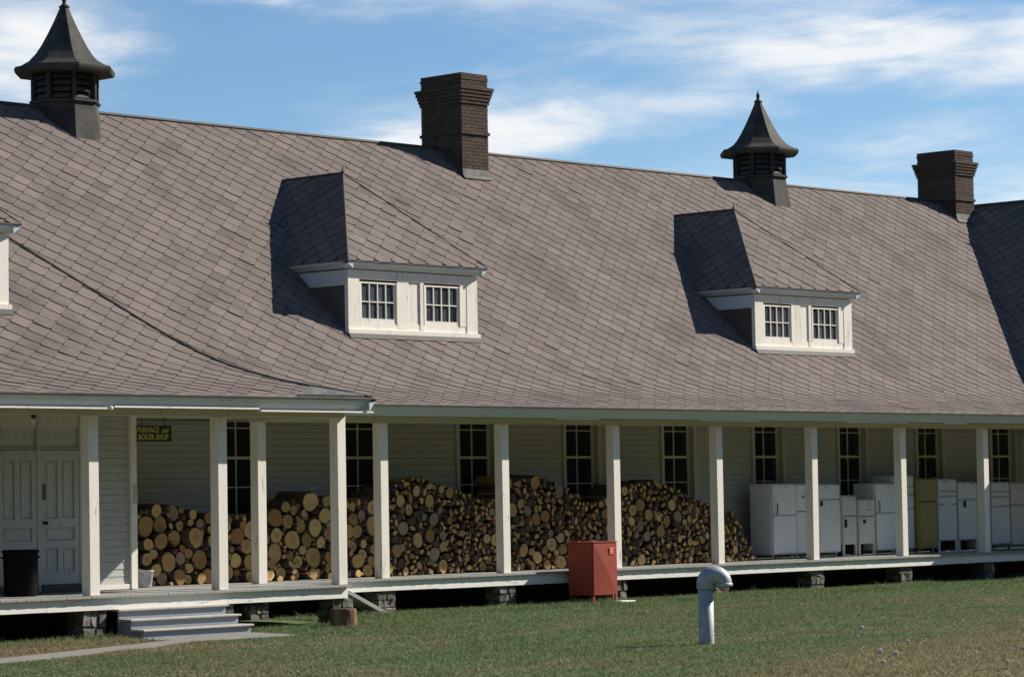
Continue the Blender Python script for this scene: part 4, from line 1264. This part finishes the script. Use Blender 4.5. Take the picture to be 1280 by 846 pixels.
# ---- vent pipe with a return bend
def vent_pipe():
    px, py = -3.245, -11.0
    g = float(ground_z(px, py))
    t = thing('vent_pipe', 'galvanised vent pipe with a return bend standing in the lawn', 'pipe', (px, py, g))
    r = .111
    MB().lathe([(r, -.1), (r, .02), (r, .84)], (px, py, g), 24).build('pipe_shaft', 'galv', t, True)
    MB().lathe([(r+.012, .0), (r+.018, .02), (r+.018, .06), (r+.012, .08)], (px, py, g+.80), 24).build('collar', 'galv', t, True)
    ex, ey = math.sin(rad(38)), -math.cos(rad(38)); ex, ey = .76, -.65
    R_ = .128
    zc = g+.875
    pts = [(px+ex*(R_-R_*math.cos(a)), py+ey*(R_-R_*math.cos(a)), zc+R_*math.sin(a)) for a in np.linspace(0, math.pi, 17)]
    e_ = np.array([ex, ey, 0])/math.hypot(ex, ey); bn_ = np.array([-e_[1], e_[0], 0]); V = []; nn_ = 24
    rb_ = r+.018
    for a, c_ in zip([0]+list(np.linspace(0, math.pi, 21))+[math.pi], [0]*23):
        cc = np.array([px, py, zc])+e_*(R_-R_*math.cos(a))+np.array([0, 0, R_*math.sin(a)])
        if len(V) == 0 or len(V) == 22*nn_: cc = cc-np.array([0, 0, .035])
        rd = e_*(-math.cos(a))+np.array([0, 0, math.sin(a)])
        for k in range(nn_):
            q_ = 2*math.pi*k/nn_
            V.append(cc+rb_*(math.cos(q_)*rd+math.sin(q_)*bn_))
    F = [(i*nn_+k, i*nn_+(k+1) % nn_, (i+1)*nn_+(k+1) % nn_, (i+1)*nn_+k) for i in range(22) for k in range(nn_)]
    MB().add(V, F).build('return_bend', 'galv', t, True)
    qx, qy = px+ex*2*R_, py+ey*2*R_
    MB().lathe([(r+.02, 0), (r+.03, .015), (r+.03, .04), (r+.019, .055)], (qx, qy, zc-.045), 24).build('bend_lip', 'galv', t, True)
    MB().lathe([(.03, -.02), (.10, -.012), (.10, .0)], (qx, qy, zc-.046), 16).build('vent_screen', 'rust', t)
vent_pipe()

# ---- chopping block and leaning plank
st = thing('chopping_block', 'short sawn log standing on end as a chopping block by the porch corner', 'log', (-2.47, -2.6, -.69))
g = float(ground_z(-2.47, -2.6))
mb = MB().lathe([(.225, -.04), (.222, .1), (.215, .29), (.205, .305)], (-2.47, -2.6, g), 18)
mb.v = [(x+random.uniform(-.006, .006), y+random.uniform(-.006, .006), z) for x, y, z in mb.v]
mb.build('bark_side', 'stump', st)
MB().lathe([(.203, 0), (.200, .006), (.002, .008)], (-2.47, -2.6, g+.3055), 18).build('sawn_top', 'logend', st)
pk = MB().cbox(-.20, .20, -.035, .035, -.66, .66, .006)
Rm = Matrix.Translation((.2, -.28, -.43)) @ Matrix.Rotation(rad(-66), 4, 'Y')
pk.v = [tuple(Rm @ Vector((v[1], v[0], v[2]))) for v in pk.v]
one('leaning_plank', pk, 'deck', 'weathered grey plank leaning beneath the porch edge beside the chopping block', 'plank')

# ---- white seed heads in the foreground grass
sh_ = thing('seed_head', '', 'flower', (0, 0, 0))
bpy.data.objects.remove(sh_)
def seed_head_meshes():
    mb = MB()
    for k in range(60):
        v = Vector((random.gauss(0, 1), random.gauss(0, 1), random.gauss(0, 1))).normalized()
        a = v.orthogonal().normalized(); b = v.cross(a)
        mb.add([v*.008, v*.040+a*.014, v*.048, v*.040-a*.014], [(0, 1, 2), (0, 2, 3)])
        mb.add([v*.008, v*.040+b*.014, v*.048, v*.040-b*.014], [(0, 1, 2), (0, 2, 3)])
    return mb.mesh('seed_head', 'petal'), MB().tube([(0, 0, -.09), (.008, 0, -.045), (0, 0, 0)], .004, 5).mesh('stem', 'stem')
hm, sm_ = seed_head_meshes()
HEADS = [(.69, -10.84, 1.0, 'far right of the vent pipe, nearest the porch'), (-2.2, -12.92, .7, 'close behind the lone one right of the pipe'),
         (-3.55, -14.76, .9, 'rightmost of the middle scatter'), (-5.94, -16.05, 1.1, 'left of the close pair in the dry bank'),
         (-6.44, -16.66, 1.1, 'right of the close pair in the dry bank'), (-8.26, -17.8, .9, 'lowest below the close pair'),
         (-5.18, -17.69, 1.0, 'at the right edge of the picture'), (-8.56, -12.99, .8, 'alone on the green lawn left of the pipe'),
         (-7.63, -19.09, .8, 'in the bottom right corner'), (3.2, -9.4, .6, 'farthest off near the right edge'),
         (-6.9, -14.2, .6, 'small one just right of the pipe foot'), (-11.5, -11.3, .6, 'near the bottom edge'),
         (-1.3, -9.2, .55, 'small one right of the pipe top'), (-9.8, -9.9, .55, 'on the lawn left of the dry bank')]
for x, y, s, w in HEADS:
    z = float(ground_z(x, y))+.085
    t = thing('seed_head', f'white fluffy seed head in the grass, {w}', 'flower', (x, y, z-.09), 'white seed heads in the grass')
    for nm, me in (('fluff', hm), ('stem', sm_)):
        o = bpy.data.objects.new(nm, me); col.objects.link(o); o.parent = t
        o.location = (0, 0, .09); o.scale = (s*.8, s*.8, s*.8 if nm == 'fluff' else 1)

# ---- grass
def in_poly(x, y, poly):
    ins = np.zeros(len(x), bool); n = len(poly)
    for i in range(n):
        x1, y1 = poly[i]; x2, y2 = poly[(i+1) % n]
        c = ((y1 > y) != (y2 > y)) & (x < (x2-x1)*(y-y1)/(y2-y1+1e-9)+x1)
        ins ^= c
    return ins
def grass():
    n = 640000
    x = rng.uniform(-22, 33, n); y = rng.uniform(-26, .2, n)
    d = np.stack([x-CAM[0], y-CAM[1]], 1)
    dist = np.hypot(d[:, 0], d[:, 1]); ang = np.arctan2(d[:, 1], d[:, 0])
    keep = (np.abs(ang-YAW) < rad(12.5)) & (dist > 24) & ~((x < -1.9) & (y > -1.9)) & ~((x > -1.9) & (y > -.0))
    keep &= ~in_poly(x, y, [(-6.95, -4.05), (-4.75, -4.05), (-4.55, -2.72), (-6.95, -2.72)])
    keep &= ~in_poly(x, y, [(-19.0, -8.9), (-6.97, -4.05), (-6.97, -3.45), (-19.4, -7.7)])
    keep &= ~((x > -6.9) & (x < -4.6) & (y > -2.8) & (y < -2.0))
    keep &= ~(np.hypot(x+2.47, y+2.6) < .21)
    keep &= ~(np.hypot(x+3.245, y+11.0) < .12)
    x, y = x[keep], y[keep]
    B = 3
    x = np.repeat(x, B)+rng.normal(0, .022, len(x)*B); y = np.repeat(y, B)+rng.normal(0, .018, len(y)*B)
    m = len(x)
    z = ground_z(x, y)
    edge = ((y > -1.5) & (x > -1.8)) | ((y > -3.2) & (x < -1.8))
    clump = .5+.5*np.sin(x*1.7+np.sin(y*2.3)*1.5)*np.sin(y*2.9+x*.6)
    tall = np.repeat(rng.random(m//B) < .02+.05*np.clip(np.sin(x[::B]*.9+1)*np.sin(y[::B]*1.3), 0, 1), B)
    h = rng.uniform(.012, .030, m)*(1+.3*clump+1.0*clump**4) * np.where(edge, 1.9, 1.0) * np.where(tall, rng.uniform(1.3, 2.2, m), 1)
    w = rng.uniform(.004, .010, m)
    a = rng.uniform(0, 2*np.pi, m); lean = rng.uniform(.4, 1.7, m)*h; la = rng.uniform(0, 2*np.pi, m)
    V = np.empty((m, 3, 3))
    V[:, 0] = np.stack([x-w*np.cos(a), y-w*np.sin(a), z-.004], 1)
    V[:, 1] = np.stack([x+w*np.cos(a), y+w*np.sin(a), z-.004], 1)
    V[:, 2] = np.stack([x+lean*np.cos(la), y+lean*np.sin(la), z+h], 1)
    me = bpy.data.meshes.new('grass')
    me.vertices.add(m*3); me.vertices.foreach_set('co', V.ravel())
    me.loops.add(m*3); me.loops.foreach_set('vertex_index', np.arange(m*3, dtype=np.int32))
    me.polygons.add(m); me.polygons.foreach_set('loop_start', np.arange(0, m*3, 3, dtype=np.int32))
    me.polygons.foreach_set('loop_total', np.full(m, 3, dtype=np.int32))
    me.materials.append(M['grass'])
    me.update(calc_edges=True)
    o = link('grass', me, None, 'stuff')
    tag(o, 'short patchy green and tan lawn grass before the porch', 'grass')
    print('grass blades', m, 'logs', len(lx), 'shingles', len(cand))
grass()
